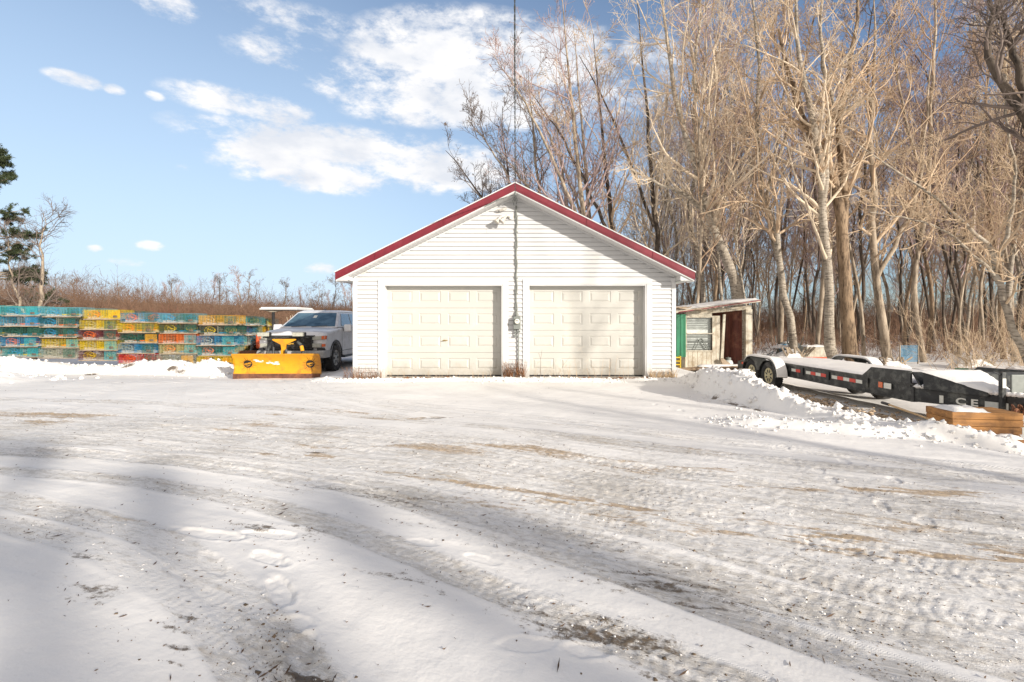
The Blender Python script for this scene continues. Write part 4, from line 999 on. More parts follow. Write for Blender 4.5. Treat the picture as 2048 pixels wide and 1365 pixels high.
r_ = RN(4); nx_, ny_ = 16, 8
vs = []; 
for j in range(ny_+1):
    for i in range(nx_+1):
        e_ = min(i,nx_-i,j*2,(ny_-j)*2); vs.append((-TL/2+.03+(TL-.06)*i/nx_, -TW/2+.02+(TW-.04)*j/ny_, .034+min(e_,3)*.008*r_.uniform(.3,1.6)))
sn.add(vs, [(j*(nx_+1)+i, j*(nx_+1)+i+1, (j+1)*(nx_+1)+i+1, (j+1)*(nx_+1)+i) for j in range(ny_) for i in range(nx_)]); snow_me = sn.mesh('trap_snow', True)
CC = {'yellow':(.66,.46,.015),'orange yellow':(.72,.36,.02),'teal':(.05,.34,.36),'blue':(.03,.25,.46),'dark green':(.025,.11,.08),'orange':(.78,.17,.03),'red':(.60,.035,.03),
      'pale yellow':(.50,.44,.18),'dark red':(.16,.03,.035),'pale grey':(.34,.34,.26),'pale blue':(.12,.36,.42),'purple grey':(.12,.11,.20)}
for k, v in CC.items(): M['w_'+k] = mat('vinyl wire '+k, v, .5, var=.2, scale=4, bmp=0)
for k in ('orange','blue','dark green','yellow','pale grey'): M['n_'+k] = mat('twine '+k, CC[k], .9, var=.3, scale=8, bmp=0)
def slotobj(name, me, m, parent):
    if not me.materials: me.materials.append(m)
    o = bpy.data.objects.new(name, me); COL.objects.link(o); o.parent = parent
    o.material_slots[0].link = 'OBJECT'; o.material_slots[0].material = m
    return o
proto = None
def make_trap(loc, rz_, colr, netc, label, group):
    global proto
    if proto is None:
        t = thing('lobster_trap', label, 'lobster trap', loc, rz_, group)
        slotobj('wire_cage', cage_me, M['w_'+colr], t); slotobj('divider', div_me, M['w_'+colr], t); slotobj('twine_funnel', net_me, M['n_'+netc], t)
        [slotobj('brick_weight', q_, M['concrete'], t) for q_ in brick_mes]; slotobj('runner', runner_me, M['runner'], t); slotobj('rope_coil', rope_me, M['n_pale grey'], t); slotobj('parlour_panel', panel_me, M['w_'+colr], t); slotobj('escape_vent', vent_me, M['bark_dark'], t); slotobj('snow_layer', snow_me, M['snow'], t)
        proto = t; return t
    t = copy_tree(proto); t.location = loc; t.rotation_euler = (0,0,rz_); t['label'] = label; t['group'] = group
    for c in t.children:
        nm = c.name.split('.')[0]
        if nm in ('wire_cage','divider'): c.material_slots[0].link = 'OBJECT'; c.material_slots[0].material = M['w_'+(colr if nm == 'wire_cage' else random.choice([colr,colr,'dark green','pale grey']))]
        if nm == 'wire_cage' and colr in ('dark green','blue','teal','dark red','purple grey','pale blue'):
            c.data = cage2_me; c.data.materials.append(M['w_'+colr]) if not c.data.materials else None; c.material_slots[0].link = 'OBJECT'; c.material_slots[0].material = M['w_'+colr]
        if nm == 'rope_coil': c.material_slots[0].material = M['n_'+random.choice(['pale grey','orange','pale grey','blue','yellow'])]
        if nm == 'parlour_panel': c.material_slots[0].link = 'OBJECT'; c.material_slots[0].material = M['w_'+random.choice([colr,colr,'dark green','teal','dark green','orange yellow','teal'])]
        if nm == 'twine_funnel': c.material_slots[0].material = M['n_'+netc]
    return t
cols = [(-17.75,'leftmost'),(-16.45,'second from the left'),(-15.15,'third from the left'),(-13.85,'fourth from the left'),(-12.57,'fifth from the left'),(-11.28,'sixth from the left'),(-10.02,'next to the corner')]
cols = [(-17.1,'leftmost'),(-15.84,'second from the left'),(-14.58,'third from the left'),(-13.32,'fourth from the left'),(-12.07,'fifth from the left'),(-10.80,'sixth from the left'),(-9.50,'last at the right corner')]
tabl = [  # rows from the top
 ['teal','teal','pale blue','yellow','blue','pale blue','orange yellow'],
 ['teal','blue','dark green','yellow','yellow','dark green','dark green'],
 ['dark green','dark green','dark green','dark red','dark green','orange','blue'],
 ['blue','blue','yellow','yellow','blue','pale yellow','teal'],
 ['teal','teal','pale grey','dark red','red','pale grey','yellow']]
nets = [['orange','blue','blue','orange','orange','orange','pale grey'],['pale grey','blue','orange','orange','orange','yellow','yellow'],['orange','orange','blue','orange','orange','blue','pale grey'],
        ['pale grey','orange','blue','orange','orange','orange','orange'],['orange','orange','pale grey','yellow','orange','orange','orange']]
rown = ['top trap','second trap down','third trap down','fourth trap down','fifth trap down']
ztop = [1.86,1.83,1.80,1.72,1.62,1.60,1.54]
r_ = RN(5)
for ci, (cx, cn) in enumerate(cols):
    for ri in range(5):
        make_trap((cx+r_.uniform(-.04,.04)+.02*(2-ri), 15.85+r_.uniform(-.07,.07), ztop[ci]-(ri+1)*(TH+.008)), r_.uniform(-.04,.04), tabl[ri][ci], nets[ri][ci] if r_.rand() < .6 else ['dark green','blue','dark green','pale grey'][r_.randint(0,4)],
                  '%s wire lobster trap, %s in the stack %s' % (tabl[ri][ci], rown[ri], cn), 'lobster traps stacked in the long wall')
# second row behind carries the wall's depth (only tops show)
for ci, (cx, cn) in enumerate(cols):
    for ri in range(5):
        k_ = ['dark green','teal','dark green','yellow','blue','dark red'][r_.randint(0,6)]
        make_trap((cx+.25+r_.uniform(-.05,.05), 16.52+r_.uniform(-.05,.05), ztop[ci]-.03-(ri+1)*(TH+.008)), PI+r_.uniform(-.04,.04), k_, ['dark green','blue'][ri%2],
                  '%s rear row lobster trap, %s behind stack %s' % (k_, rown[ri], cn), 'lobster traps in the rear row of the wall')
side = [['dark green','purple grey','teal','yellow','teal'],['purple grey','pale grey','yellow','dark green','orange yellow'],['pale grey','pale yellow','orange','blue','orange'],['pale yellow','orange yellow','blue','yellow','red'],['blue','blue','teal','orange yellow','yellow']]
dn = ['nearest','second','third','fourth','farthest']
for k in range(5):
    x = -9.46-.08*k;
    for ri in range(5):
        make_trap((x+r_.uniform(-.03,.03), 16.46+.58*k, 1.52-.02*k-(ri+1)*(TH+.008)), r_.uniform(-.03,.03)+PI*(k%2), side[ri][k], random.choice(['orange','blue','yellow','pale grey']),
                  '%s lobster trap seen end-on, %s in the %s stack along the corner' % (side[ri][k], rown[ri], dn[k]), 'lobster traps seen end-on at the wall corner')
heap = MB(); r_ = RN(44)
for i in range(300):
    a = r_.uniform(0,6.28); rr = r_.rand()**.5*.5; x = -8.9+rr*math.cos(a)*.8; y = 19.9+rr*math.sin(a)*.4; z = r_.uniform(0,1.6)
    p = Vector((x,y,z)); d = Vector(r_.normal(0,.12,3)); heap.tube([p,p+d*.6+Vector((0,0,-.04)),p+d*1.2], .016, 4)
o = link('rope_heap', heap.mesh('rope_heap'), M['runner']); props(o, 'tall heap of tangled rope and buoy line past the trap corner', 'rope', kind='stuff'); o.location = (0,0,-.25)

# ------------------------------------------------------------------ TRAILER
TG = -.37
trl = thing('flatbed_trailer', 'black tandem axle flatbed trailer with snow on deck and fenders', 'trailer', (7.75,11,TG))
def W(dz): return TG+dz
XL, XR, YB, YF = 6.80, 8.75, 14.5, 8.15
for x in (XL, XR):
    rl = MB(); rl.box(x-.03,x+.03,YF,YB-.9,W(.36),W(.66)); rl.box(x-.05,x+.05,YF,YB-.9,W(.63),W(.665)); rl.box(x-.05,x+.05,YF,YB-.9,W(.35),W(.375))
    rl.hexa([(x-.03,YB-.9,W(.40)),(x+.03,YB-.9,W(.40)),(x+.03,YB,W(.30)),(x-.03,YB,W(.30))],[(x-.03,YB-.9,W(.655)),(x+.03,YB-.9,W(.655)),(x+.03,YB,W(.52)),(x-.03,YB,W(.52))])
    ro = part(trl, 'side_rail', rl, M['blacksteel'], world=True)
    if x == XL:
        ys_ = 0
        for i, y in enumerate([11.62,11.44,11.05,10.87,10.69,10.51,10.15,9.97,9.79,9.61,9.43]):
            part(ro, 'red_reflector' if i%2 else 'white_reflector', MB().box(x-.034,x-.0305,y-.085,y+.085,W(.50),W(.57)), M['tapered'] if i%2 else M['tapewhite'], world=True)
        part(ro, 'red_reflector', MB().box(x-.034,x-.0305,14.05,14.25,W(.45),W(.51)), M['tapered'], world=True)
        pk = MB(); [pk.box(x-.055,x-.0345,y-.03,y+.03,W(.46),W(.66)) for y in (11.25,10.33,9.2)]; part(ro, 'stake_pocket', pk, M['blacksteel'], world=True)
        tp = MB().box(x-.058,x-.0545,8.80,8.90,W(.50),W(.60)); part(ro, 'side_marker', tp, M['amber'], world=True)
        tp = MB().box(x-.058,x-.0545,8.60,8.77,W(.50),W(.60)); part(ro, 'white_reflector', tp, M['tapewhite'], world=True)
part(trl, 'deck', MB().box(XL+.032,XR-.032,YF,YB-.9,W(.58),W(.63)), M['deckwood'], world=True)
cr = MB(); [cr.box(XL+.03,XR-.03,y-.04,y+.04,W(.45),W(.578)) for y in np.arange(8.4,13.6,.6)]; part(trl, 'crossmember', cr, M['blacksteel'], world=True)
def warp_front(b):
    b.v = [((XL+.60)+(x-(XL+.5))*(.38+.62*min(1,max(0,(y-7.3)/.7))) - .10*min(1,max(0,(y-7.3)/.7)), y, z) for x,y,z in b.v]; return b
def snowslab(x0,x1,y0,y1,z0,h,nx_=10,ny_=30,seed=1,zf=None):
    r = RN(seed); vs = []; 
    for j in range(ny_+1):
        for i in range(nx_+1):
            ex = min(i,nx_-i); ey = min(j,ny_-j); e_ = min(1,min(ex,ey)/1.5)
            x = x0+(x1-x0)*i/nx_; y = y0+(y1-y0)*j/ny_; zz = z0 if zf is None else zf(x,y)
            vs.append((x+r.normal(0,.006),y+r.normal(0,.01),zz+h*math.sqrt(e_)*r.uniform(.75,1.15)))
    b = MB(); b.add(vs, [(j*(nx_+1)+i, j*(nx_+1)+i+1, (j+1)*(nx_+1)+i+1, (j+1)*(nx_+1)+i) for j in range(ny_) for i in range(nx_)]); return b
part(trl, 'deck_snow', snowslab(XL-.04,XR+.03,YF,YB-.9,W(.64),.06,12,50,2), M['snow'], smooth=True, world=True)
part(trl, 'dovetail_snow', snowslab(XL-.02,XR,YB-.9,YB,0,.05,10,10,3,lambda x,y: W(.655)-(y-YB+.9)*.15), M['snow'], smooth=True, world=True)
for s, xw in ((-1,6.57),(1,8.98)):
    zo_ = 0 if s < 0 else -.17
    for yw in ((13.08,12.22) if s < 0 else (12.6,11.74)): wheel(trl, (xw-7.75,yw-11,.335+zo_), .335, .215, s, M['rimgold'], spokes=8)
    pts = []
    for i in range(9): a = PI*.02+PI*.46*i/8; pts.append((13.08+.43*math.cos(a), .335+.43*math.sin(a)))
    for i in range(9): a = PI*.52+PI*.46*i/8; pts.append((12.22+.43*math.cos(a), .335+.43*math.sin(a)))
    pts = [(13.08+.43*math.cos(a),.335+.43*math.sin(a)) for a in np.linspace(.0,PI/2,9)]+[(12.22+.43*math.cos(a),.335+.43*math.sin(a)) for a in np.linspace(PI/2,PI,9)]
    inner = [(y+(12.65-y)*.03, z-.012) for y,z in pts]
    x0, x1 = (xw-.14, xw+.15) if s < 0 else (xw-.15, xw+.14)
    fn = MB(); fn.prism([(y,W(z)) for y,z in pts]+[(y,W(z)) for y,z in inner[::-1]], x0, x1, 'x')
    # valance between the wheels
    xv = x0 if s < 0 else x1
    v = [(12.22+.43*math.cos(a),.335+.43*math.sin(a)) for a in np.linspace(PI,PI*.5,9)][::-1]
    vpoly = [(12.99,.765),(12.3,.765)]+[(12.22+.38*math.cos(a),.335+.38*math.sin(a)) for a in np.linspace(PI/2,.25,7)]+[(13.08+.38*math.cos(a),.335+.38*math.sin(a)) for a in np.linspace(PI-.25,PI/2,7)]
    fn.prism([(y,W(z)) for y,z in vpoly], xv-.006 if s>0 else xv, xv if s>0 else xv+.006, 'x')
    fo = part(trl, 'fender', fn, M['blacksteel'], world=True)
    top = [(y,z+.001) for y,z in pts]; th_ = [ .045*max(0.25,math.sin((i+.5)/len(pts)*PI)) for i in range(len(pts))]
    sfp = [(y,W(z)) for y,z in top]+[(y+(12.65-y)*-.04,W(z+t)) for (y,z),t in list(zip(top,th_))[::-1]]
    part(fo, 'fender_snow', MB().prism(sfp, x0+.02, x1-.01, 'x'), M['snow'], .012, world=True)
# front plates, toolbox, tongue
fp = MB(); fp.prism([(9.35,W(.66)),(9.1,W(.85)),(8.20,W(.87)),(8.20,W(.60))], XL-.045, XL-.01, 'x'); part(trl, 'front_guard', fp, M['blacksteel'], .004, world=True)
fp = MB(); fp.prism([(9.35,W(.66)),(9.1,W(.85)),(8.20,W(.87)),(8.20,W(.60))], XR+.01, XR+.045, 'x'); part(trl, 'front_guard', fp, M['blacksteel'], .004, world=True)
fp = MB(); fp.prism([(8.2,W(.85)),(8.02,W(.62)),(8.06,W(.62)),(8.24,W(.85))], XL+.0, XR, 'x'); part(trl, 'guard_brace', fp, M['blacksteel'], world=True)
tb = MB(); tb.hexa([(XL+.42,7.35,W(.56)),(XL+.78,7.35,W(.56)),(XL+1.0,8.0,W(.58)),(XL-.0,8.0,W(.58))],[(XL+.42,7.35,W(.64)),(XL+.78,7.35,W(.64)),(XL+1.0,8.0,W(.87)),(XL-.0,8.0,W(.87))])
tbo = part(trl, 'tool_box', tb, M['blacksteel'], .012, world=True)
part(tbo, 'lid_snow', warp_front(snowslab(XL-.02,XL+1.02,7.3,8.06,0,.045,12,12,4,lambda x,y: W(.648)+(y-7.35)*.35)), M['snow'], smooth=True, world=True)
TC = 7.62
tg = MB()
for sx, xs in ((-1,XL),(1,XR)):
    a = Vector((xs,8.2,W(.36))); c = Vector((TC+sx*.10,7.02,W(.36))); d = (c-a).normalized(); nrm = Vector((-d.y,d.x,0))*.03
    tg.hexa([tuple(a-nrm),tuple(c-nrm),tuple(c+nrm),tuple(a+nrm)] if sx<0 else [tuple(a-nrm),tuple(c-nrm),tuple(c+nrm),tuple(a+nrm)], [tuple(q+Vector((0,0,.25))) for q in (a-nrm,c-nrm,c+nrm,a+nrm)])
tg.box(TC-.14,TC+.14,6.98,7.12,W(.36),W(.61))
tgo = part(trl, 'tongue', tg, M['blacksteel'], world=True)
ang = math.atan2(7.02-8.2, (TC-.10)-XL); Mt = Matrix.Translation((XL+(TC-.1-XL)*.50-.03,8.2-1.18*.50-.028,W(.44))) @ Matrix.Rotation(ang,4,'Z') @ Matrix.Rotation(math.radians(90),4,'X')
tm = text_mesh('C E', .145, Mt @ Matrix.Scale(1.25,4,(1,0,0)), .002, .004)
o = link('lettering', tm, M['tapewhite'], tgo); o.data.transform(Matrix.Translation((-7.75,-11,-TG)))
tm = text_mesh('I', .145, Mt @ Matrix.Translation((-.31,0,0)) @ Matrix.Scale(1.35,4,(1,0,0)), .002, .012)
o = link('lettering', tm, M['tapewhite'], tgo); o.data.transform(Matrix.Translation((-7.75,-11,-TG)))
sl = MB(); sl.box(-.13,.13,-.05,.05,-.0005,.001, Mt @ Matrix.Translation((.34,0,.002))); part(tgo, 'white_label', sl, M['poly'], world=True)
ts = MB(); r_ = RN(9)
for i in range(22):
    t = i/21; p = Vector((XL+.02+(TC-.1-XL)*t, 8.12-1.12*t, W(.615))); ts.lathe([(-.03,.02),(.0,.07),(.03*r_.uniform(.6,1.6),.055),(.05,.01)], 8, Matrix.Translation(p), 'z')
part(tgo, 'tongue_snow', ts, M['snow'], smooth=True, world=True)
jk = MB(); jx, jy = 7.32, 7.22; jk.box(jx-.03,jx+.03,jy-.03,jy+.03,W(.40),W(.95)); jk.tube([(jx,jy,W(.1)),(jx,jy,W(.45))], .022, 10); jk.tube([(jx,jy,W(.9)),(jx-.16,jy-.02,W(.96))], .01, 6); jk.box(jx-.08,jx+.08,jy-.08,jy+.08,W(.06),W(.1))
jo = part(trl, 'jack', jk, M['blacksteel'], .006, world=True); part(jo, 'label_plate', MB().box(jx-.026,jx+.026,jy-.034,jy-.0305,W(.72),W(.86)), M['tapewhite'], world=True)
pl = MB(); pl.box(7.40,7.72,7.16,7.19,W(.50),W(.92)); po = part(trl, 'grey_plate', pl, M['galv'], .01, world=True)
part(po, 'yellow_label', MB().box(7.42,7.66,7.154,7.1595,W(.50),W(.60)), M['rimgold'], world=True); part(po, 'white_square', MB().box(7.58,7.64,7.148,7.1535,W(.60),W(.66)), M['tapewhite'], world=True)
cp = MB(); cp.box(TC-.09,TC+.11,6.72,7.0,W(.46),W(.56)); cp.lathe([(-.06,.05),(-.02,.075),(.04,.07),(.06,.03)], 14, Matrix.Translation((TC,6.70,W(.50))), 'z')
part(trl, 'coupler', cp, M['rust'], .01, world=True)
part(trl, 'coupler_bolt', MB().lathe([(6.86,.03),(6.93,.03)], 8, Matrix.Translation((TC-.13,0,W(.52))), 'y'), M['tapered'], .004, world=True)
ch = MB()
def chain(b, pts, r=.017, t=.006):
    for i in range(len(pts)-1):
        p, q = Vector(pts[i]), Vector(pts[i+1]); c = (p+q)/2; d = (q-p); l = d.length/2+.006; Mq = Matrix.Translation(c) @ d.to_track_quat('Z','Y').to_matrix().to_4x4() @ Matrix.Rotation(PI/2*(i%2),4,'Z')
        ring = [(r*math.cos(2*PI*k/8), 0, l*math.sin(2*PI*k/8)) for k in range(9)]
        b.tube([Mq @ Vector(v) for v in ring], t, 5, caps=False)
for x0_, y0_, dd in ((7.26,7.02,.24),(7.34,6.98,.30),(7.48,6.9,.26),(7.56,6.82,.34)):
    chain(ch, [(x0_+.02*math.sin(i), y0_-.01*i*.3, W(.50)-dd*i/8) for i in range(9)])
    chain(ch, [(x0_+.07+.0*i, y0_-.03, W(.50)-dd*i/8*.9) for i in range(9)])
    ch.lathe([(-.015,.03),(.0,.045),(.015,.03)], 10, Matrix.Translation((x0_+.03,y0_-.04,W(.50)-dd*.35)), 'y')
part(trl, 'safety_chain', ch, M['rust'], world=True)

# timber cribbing box under the tongue
cg = gb(6.6,6.9)-.0; cz0 = -.37
crate = thing('timber_crib', 'orange timber box of stacked beams standing under the trailer tongue', 'timber box', (6.56,6.86,cz0-.03), math.radians(-7))
r_ = RN(15)
for i in range(5):
    z0 = i*.098; taper = [.36,.41,.43,.44,.44][i]; tb = MB()
    xo = r_.uniform(-.015,.015)
    if i == 0: tb.box(.0,taper,-.20,.26,z0,z0+.094)
    else: tb.box(-taper+xo,taper+xo,-.22+r_.uniform(-.01,.01),.28,z0,z0+.094)
    part(crate, 'beam', tb, M['timber'], .007)
part(crate, 'snow_cap', snowslab(-.42,.05,-.22,.2,.488,.05,8,6,5), M['snow'], smooth=True)
part(crate, 'front_beam', MB().box(.0,.34,-.42,-.24,.0,.17), M['timber'], .008)
part(crate, 'front_beam_snow', snowslab(-.02,.30,-.43,-.24,.172,.05,6,5,6), M['snow'], smooth=True)
kn = MB(); kn.lathe([(-.226,.028),(-.222,.03)], 10, Matrix.Translation((.25,0,.15)), 'y'); part(crate, 'knot', kn, M['rust'])
# shovel
sh = thing('snow_shovel', 'long handled shovel lying against the bank with wooden handle', 'shovel', (6.15,6.8,-.3))
a, c = Vector((6.20,7.95,-.03)), Vector((6.12,6.62,-.16))
part(sh, 'handle', MB().tube([a, a.lerp(c,.5)+Vector((0,0,.01)), c], .017, 8), M['handle'], world=True)
part(sh, 'grip', MB().tube([a+Vector((-.01,.14,.012)), a], .024, 8), M['blackplastic'], world=True)
Ms = Matrix.Translation(c) @ (c-a).to_track_quat('Y','Z').to_matrix().to_4x4()
bs = []
for x in np.linspace(-.2,.2,7): bs.append([(x,-.02+abs(x)*.25,.02-.3*x*x),(x,.16,-.01-.0*x),(x,.36,-.05),(x,.36,-.056),(x,.16,-.02),(x,-.02+abs(x)*.25,.01-.3*x*x)])
part(sh, 'blade', loft([[tuple(Ms @ Vector(p)) for p in s_] for s_ in bs]), M['blacksteel'], world=True)
lg = thing('long_board', 'dark snowy board lying on the snow beside the timber box', 'board', (6.3,6.2,-.2), math.radians(-32))
part(lg, 'plank', MB().box(-.55,.55,-.07,.07,-.03,.03), M['bark_dark'], .006)
lg.location.z = gz(6.3,6.2)+.04

# ------------------------------------------------------------------ SHED
SY = 16.6; SZ = -.34
shed = thing('open_shed', 'ramshackle white lean-to shed with brown inner wall and snowy roof', 'shed', (7.1,SY,SZ))
def PX(px, py, d): return ((px-1024)/F*d, CAM+(HOR-py)/F*d)
sx0 = 5.95; sx1 = PX(1440,0,SY)[0]; sx2 = PX(1490,0,SY)[0]; sx3 = PX(1502,0,SY)[0]
wl = MB()
zt_ = PX(0,632,SY)[1]
x0,_ = PX(1373,0,SY); x1,_=PX(1424,0,SY); _,z1=PX(0,636,SY); _,z0=PX(0,701,SY)
wl.box(sx0,x0,SY,SY+.08,SZ-.1,zt_); wl.box(x1,sx1,SY,SY+.08,SZ-.1,zt_); wl.box(x0,x1,SY,SY+.08,SZ-.1,z0); wl.box(x0,x1,SY,SY+.08,z1,zt_+.12)
wl.box(sx0,sx1,SY+2.2,SY+2.26,SZ-.1,zt_); wl.box(sx0,sx0+.06,SY+.08,SY+2.2,SZ-.1,zt_)
part(shed, 'wall', wl, M['shedwhite'], world=True)
bt_ = MB()
for i in range(12): 
    x = sx0+.1+i*.16
    if x < sx1-.05: bt_.box(x-.006,x+.006,SY-.006,SY-.001,SZ,z0 if x0-.02 < x < x1+.02 else zt_-.05)
part(shed, 'batten', bt_, M['runner'], world=True)
wn = MB(); wn.box(x0-.05,x0+.0,SY-.03,SY+.05,z0-.05,z1+.05); wn.box(x1,x1+.06,SY-.03,SY+.05,z0-.05,z1+.05); wn.box(x0+.0,x1,SY-.03,SY+.05,z1,z1+.05); wn.box(x0,x1,SY-.03,SY+.05,z0-.05,z0)
wn.box(x0,x1+.05,SY-.05,SY-.005,(z0+z1)/2+.0,(z0+z1)/2+.03)
wf = part(shed, 'window_frame', wn, M['shedwhite'], .005, world=True)
bd = MB(); bd2 = MB()
part(wf, 'pane', MB().box(x0,x1,SY+.09,SY+.095,z0,z1), M['poly'], world=True)
r_ = RN(33)
for i in range(9):
    z = z0+.04+i*.055+r_.uniform(-.01,.01); bd.box(x0+.01,x1-.01+.0,SY+.02,SY+.06+.01*(i%2),z,z+.012, None)
for i in range(6):
    z = z1-.08-i*.06; bd.box(x0+.01,x1-.01,SY+.04,SY+.07,z,z+.018)
bd.tube([(x0+.3,SY+.0,z0+.02),(x0+.48,SY+.0,z0+.42)], .014, 5); bd.tube([(x0+.48,SY+.0,z0+.42),(x0+.72,SY+.0,z0+.03)], .014, 5); bd.tube([(x0+.52,SY-.01,z0+.40),(x0+.78,SY-.01,z0+.03)], .014, 5)
part(wf, 'shutter_slat', bd, M['galv'], world=True)
# header, post, inner wall
zr0 = PX(0,622,SY)[1]; zr1 = PX(0,612,SY)[1]
hd = MB(); hd.prism([(sx0,zt_),(sx3,PX(0,617,SY)[1]-.03),(sx3,PX(0,617,SY)[1]+.10),(sx0,zt_+.15)], SY-.03, SY+.02, 'y'); part(shed, 'header_board', hd, M['shedwhite'], world=True)
ps = MB(); ps.box(sx2,sx3+.02,SY-.06,SY+.06,SZ-.1,PX(0,619,SY)[1]); ps.hexa([(sx1-.02,SY-.05,SZ),(sx1+.08,SY-.05,SZ),(sx1+.08,SY+.03,SZ),(sx1-.02,SY+.03,SZ)],[(sx1+.10,SY-.05,zt_+.05),(sx1+.18,SY-.05,zt_+.05),(sx1+.18,SY+.03,zt_+.05),(sx1+.10,SY+.03,zt_+.05)])
part(shed, 'post', ps, M['shedwhite'], .006, world=True)
iw = MB(); xs_ = np.arange(sx1+.02, sx2+.02, .055)
pf = [(x, SY+.95-(x-sx1)*.9+(.035 if i%4 in (1,2) else 0)) for i, x in enumerate(xs_)]
iw.prism(pf+[(x,y+.02) for x,y in pf[::-1]], SZ-.05, PX(0,618,SY)[1], 'z'); part(shed, 'inner_wall', iw, M['shedbrown'], world=True)
gp = MB(); gp.box(5.42,sx0-.003,SY-.06,SY-.02,SZ+.45,PX(0,629,SY)[1]); 
for i in range(4): gp.box(5.5+i*.13,5.515+i*.13,SY-.075,SY-.061,SZ+.45,PX(0,629,SY)[1])
part(shed, 'green_sheet', gp, M['shedgreen'], world=True, label='green metal sheet at the shed left end')
rf = MB(); za = PX(0,624,SY-.3)[1]; zb_ = PX(0,600,SY-.3)[1]; xa = 5.30; xb = PX(1520,0,SY-.3)[0]
rf.hexa([(xa,SY-.35,za-.07),(xb,SY-.35,zb_-.07),(xb,SY+2.4,zb_-.02),(xa,SY+2.4,za-.02)],[(xa,SY-.35,za),(xb,SY-.35,zb_),(xb,SY+2.4,zb_+.05),(xa,SY+2.4,za+.05)])
rfo = part(shed, 'roof', rf, M['shedwhite'], world=True)
tr2 = MB(); tr2.hexa([(xa+.3,SY-.362,za-.035),(xb,SY-.362,zb_-.035),(xb,SY-.351,zb_-.035),(xa+.3,SY-.351,za-.035)],[(xa+.3,SY-.362,za+.0),(xb,SY-.362,zb_-.005),(xb,SY-.351,zb_-.005),(xa+.3,SY-.351,za+.0)]); part(rfo, 'red_edge', tr2, M['red'], world=True)
part(rfo, 'roof_snow', snowslab(xa+.1,xb+.02,SY-.36,SY+2.3,0,.07,30,12,8,lambda x,y: za+(x-xa)*(zb_-za)/(xb-xa)+.012+(y-SY+.35)*.018), M['snow'], smooth=True, world=True)
jb_ = MB(); r_ = RN(14)
for i in range(16): 
    x = xa+.0+r_.uniform(0,1.1); z = za+(x-xa)*(zb_-za)/(xb-xa); jb_.box(x-.25,x+.25,SY-.42,SY-.36+.02,z+.0,z+.025, Matrix.Translation((0,0,0)))
wdk = thing('scrap_boards', 'jumble of grey boards lying on the shed roof left end', 'scrap wood', (5.8,SY,za))
bb = MB()
for i in range(9):
    Mx = Matrix.Translation((5.35+r_.uniform(0,.9),SY-.2+r_.uniform(-.15,.1),za+.06+i*.012)) @ Matrix.Rotation(r_.normal(0,.12),4,'Y') @ Matrix.Rotation(r_.normal(0,.2),4,'Z'); bb.box(-.4,.4,-.06,.06,-.012,.012,Mx)
part(wdk, 'board', bb, M['runner'], world=True)
# things in and before the shed
tk = thing('propane_tank', 'grey gas cylinder standing inside the open shed doorway', 'gas cylinder', (sx1+.33,SY+.1,SZ))
b = MB(); b.lathe([(0,.10),(.02,.14),(.06,.155),(.24,.155),(.32,.12),(.35,.05)], 20, None, 'z'); part(tk, 'body', b, M['poly'], smooth=True)
b = MB(); b.lathe([(.33,.085),(.42,.09)], 14, None, 'z'); b.tube([(0,0,.34),(0,0,.44)], .02, 6); part(tk, 'collar', b, M['galv'])
bx_ = thing('fallen_planks', 'broken planks leaning inside the shed doorway beside the cylinder', 'planks', (sx1+.2,SY-.1,SZ))
b = MB(); b.hexa([(-.1,-.1,.0),(.35,-.15,0.0),(.35,-.05,0),(-.1,0,0)],[(-.25,-.08,.38),(-.18,-.1,.42),(-.18,-.02,.42),(-.25,0,.38)]); b.box(.2,.75,-.3,-.1,0,.05); b.box(.4,.8,-.1,.3,.05,.09); part(bx_, 'plank', b, M['runner'])
rk = thing('rock_pile', 'dark rubble heap on the shed floor beside the cylinder', 'rubble', (sx2-.25,SY+.15,SZ)); r_ = RN(6)
rp = np.stack([r_.normal(0,.14,40),r_.normal(0,.1,40),np.abs(r_.normal(0,.07,40))],-1)
b_ = MB()
for p in rp: b_.lathe([(-.04,.02),(-.01,.05*r_.uniform(.6,1.3)),(.03,.03),(.04,.01)], 6, Matrix.Translation(p), 'z')
part(rk, 'rubble', b_, M['bark_dark'])
lgp = thing('log_pile', 'snow topped bark slabs lying on the ground before the shed', 'log pile', (6.6,15.4,SZ)); b = MB(); r_ = RN(71)
for i in range(16):
    x = r_.uniform(-.9,1.2); y = r_.uniform(-.25,.25); a = r_.normal(0,.25); l = r_.uniform(.5,.9); z = .06+r_.uniform(0,.18)
    b.tube([(x-l*math.cos(a),y-l*math.sin(a)*.5,z-.05),(x,y,z),(x+l*math.cos(a),y+l*math.sin(a)*.5,z+r_.uniform(-.03,.05))], [.03,.055,.035], 7)
part(lgp, 'log', b, M['bark_brown']); part(lgp, 'snow_cover', snowslab(-.7,1.1,-.2,.2,.24,.06,14,6,9), M['snow'], smooth=True)
yf = thing('yellow_crate', 'yellow and white plastic junk at the garage right rear corner', 'crate', (5.55,SY-.25,SZ)); b = MB()
for i in range(4): b.box(-.12,.12,-.1,.1,.08+i*.12,.11+i*.12)
for s in (-1,1): b.box(s*.12-.012,s*.12+.012,-.1,.1,0,.5)
part(yf, 'frame', b, M['w_yellow'])

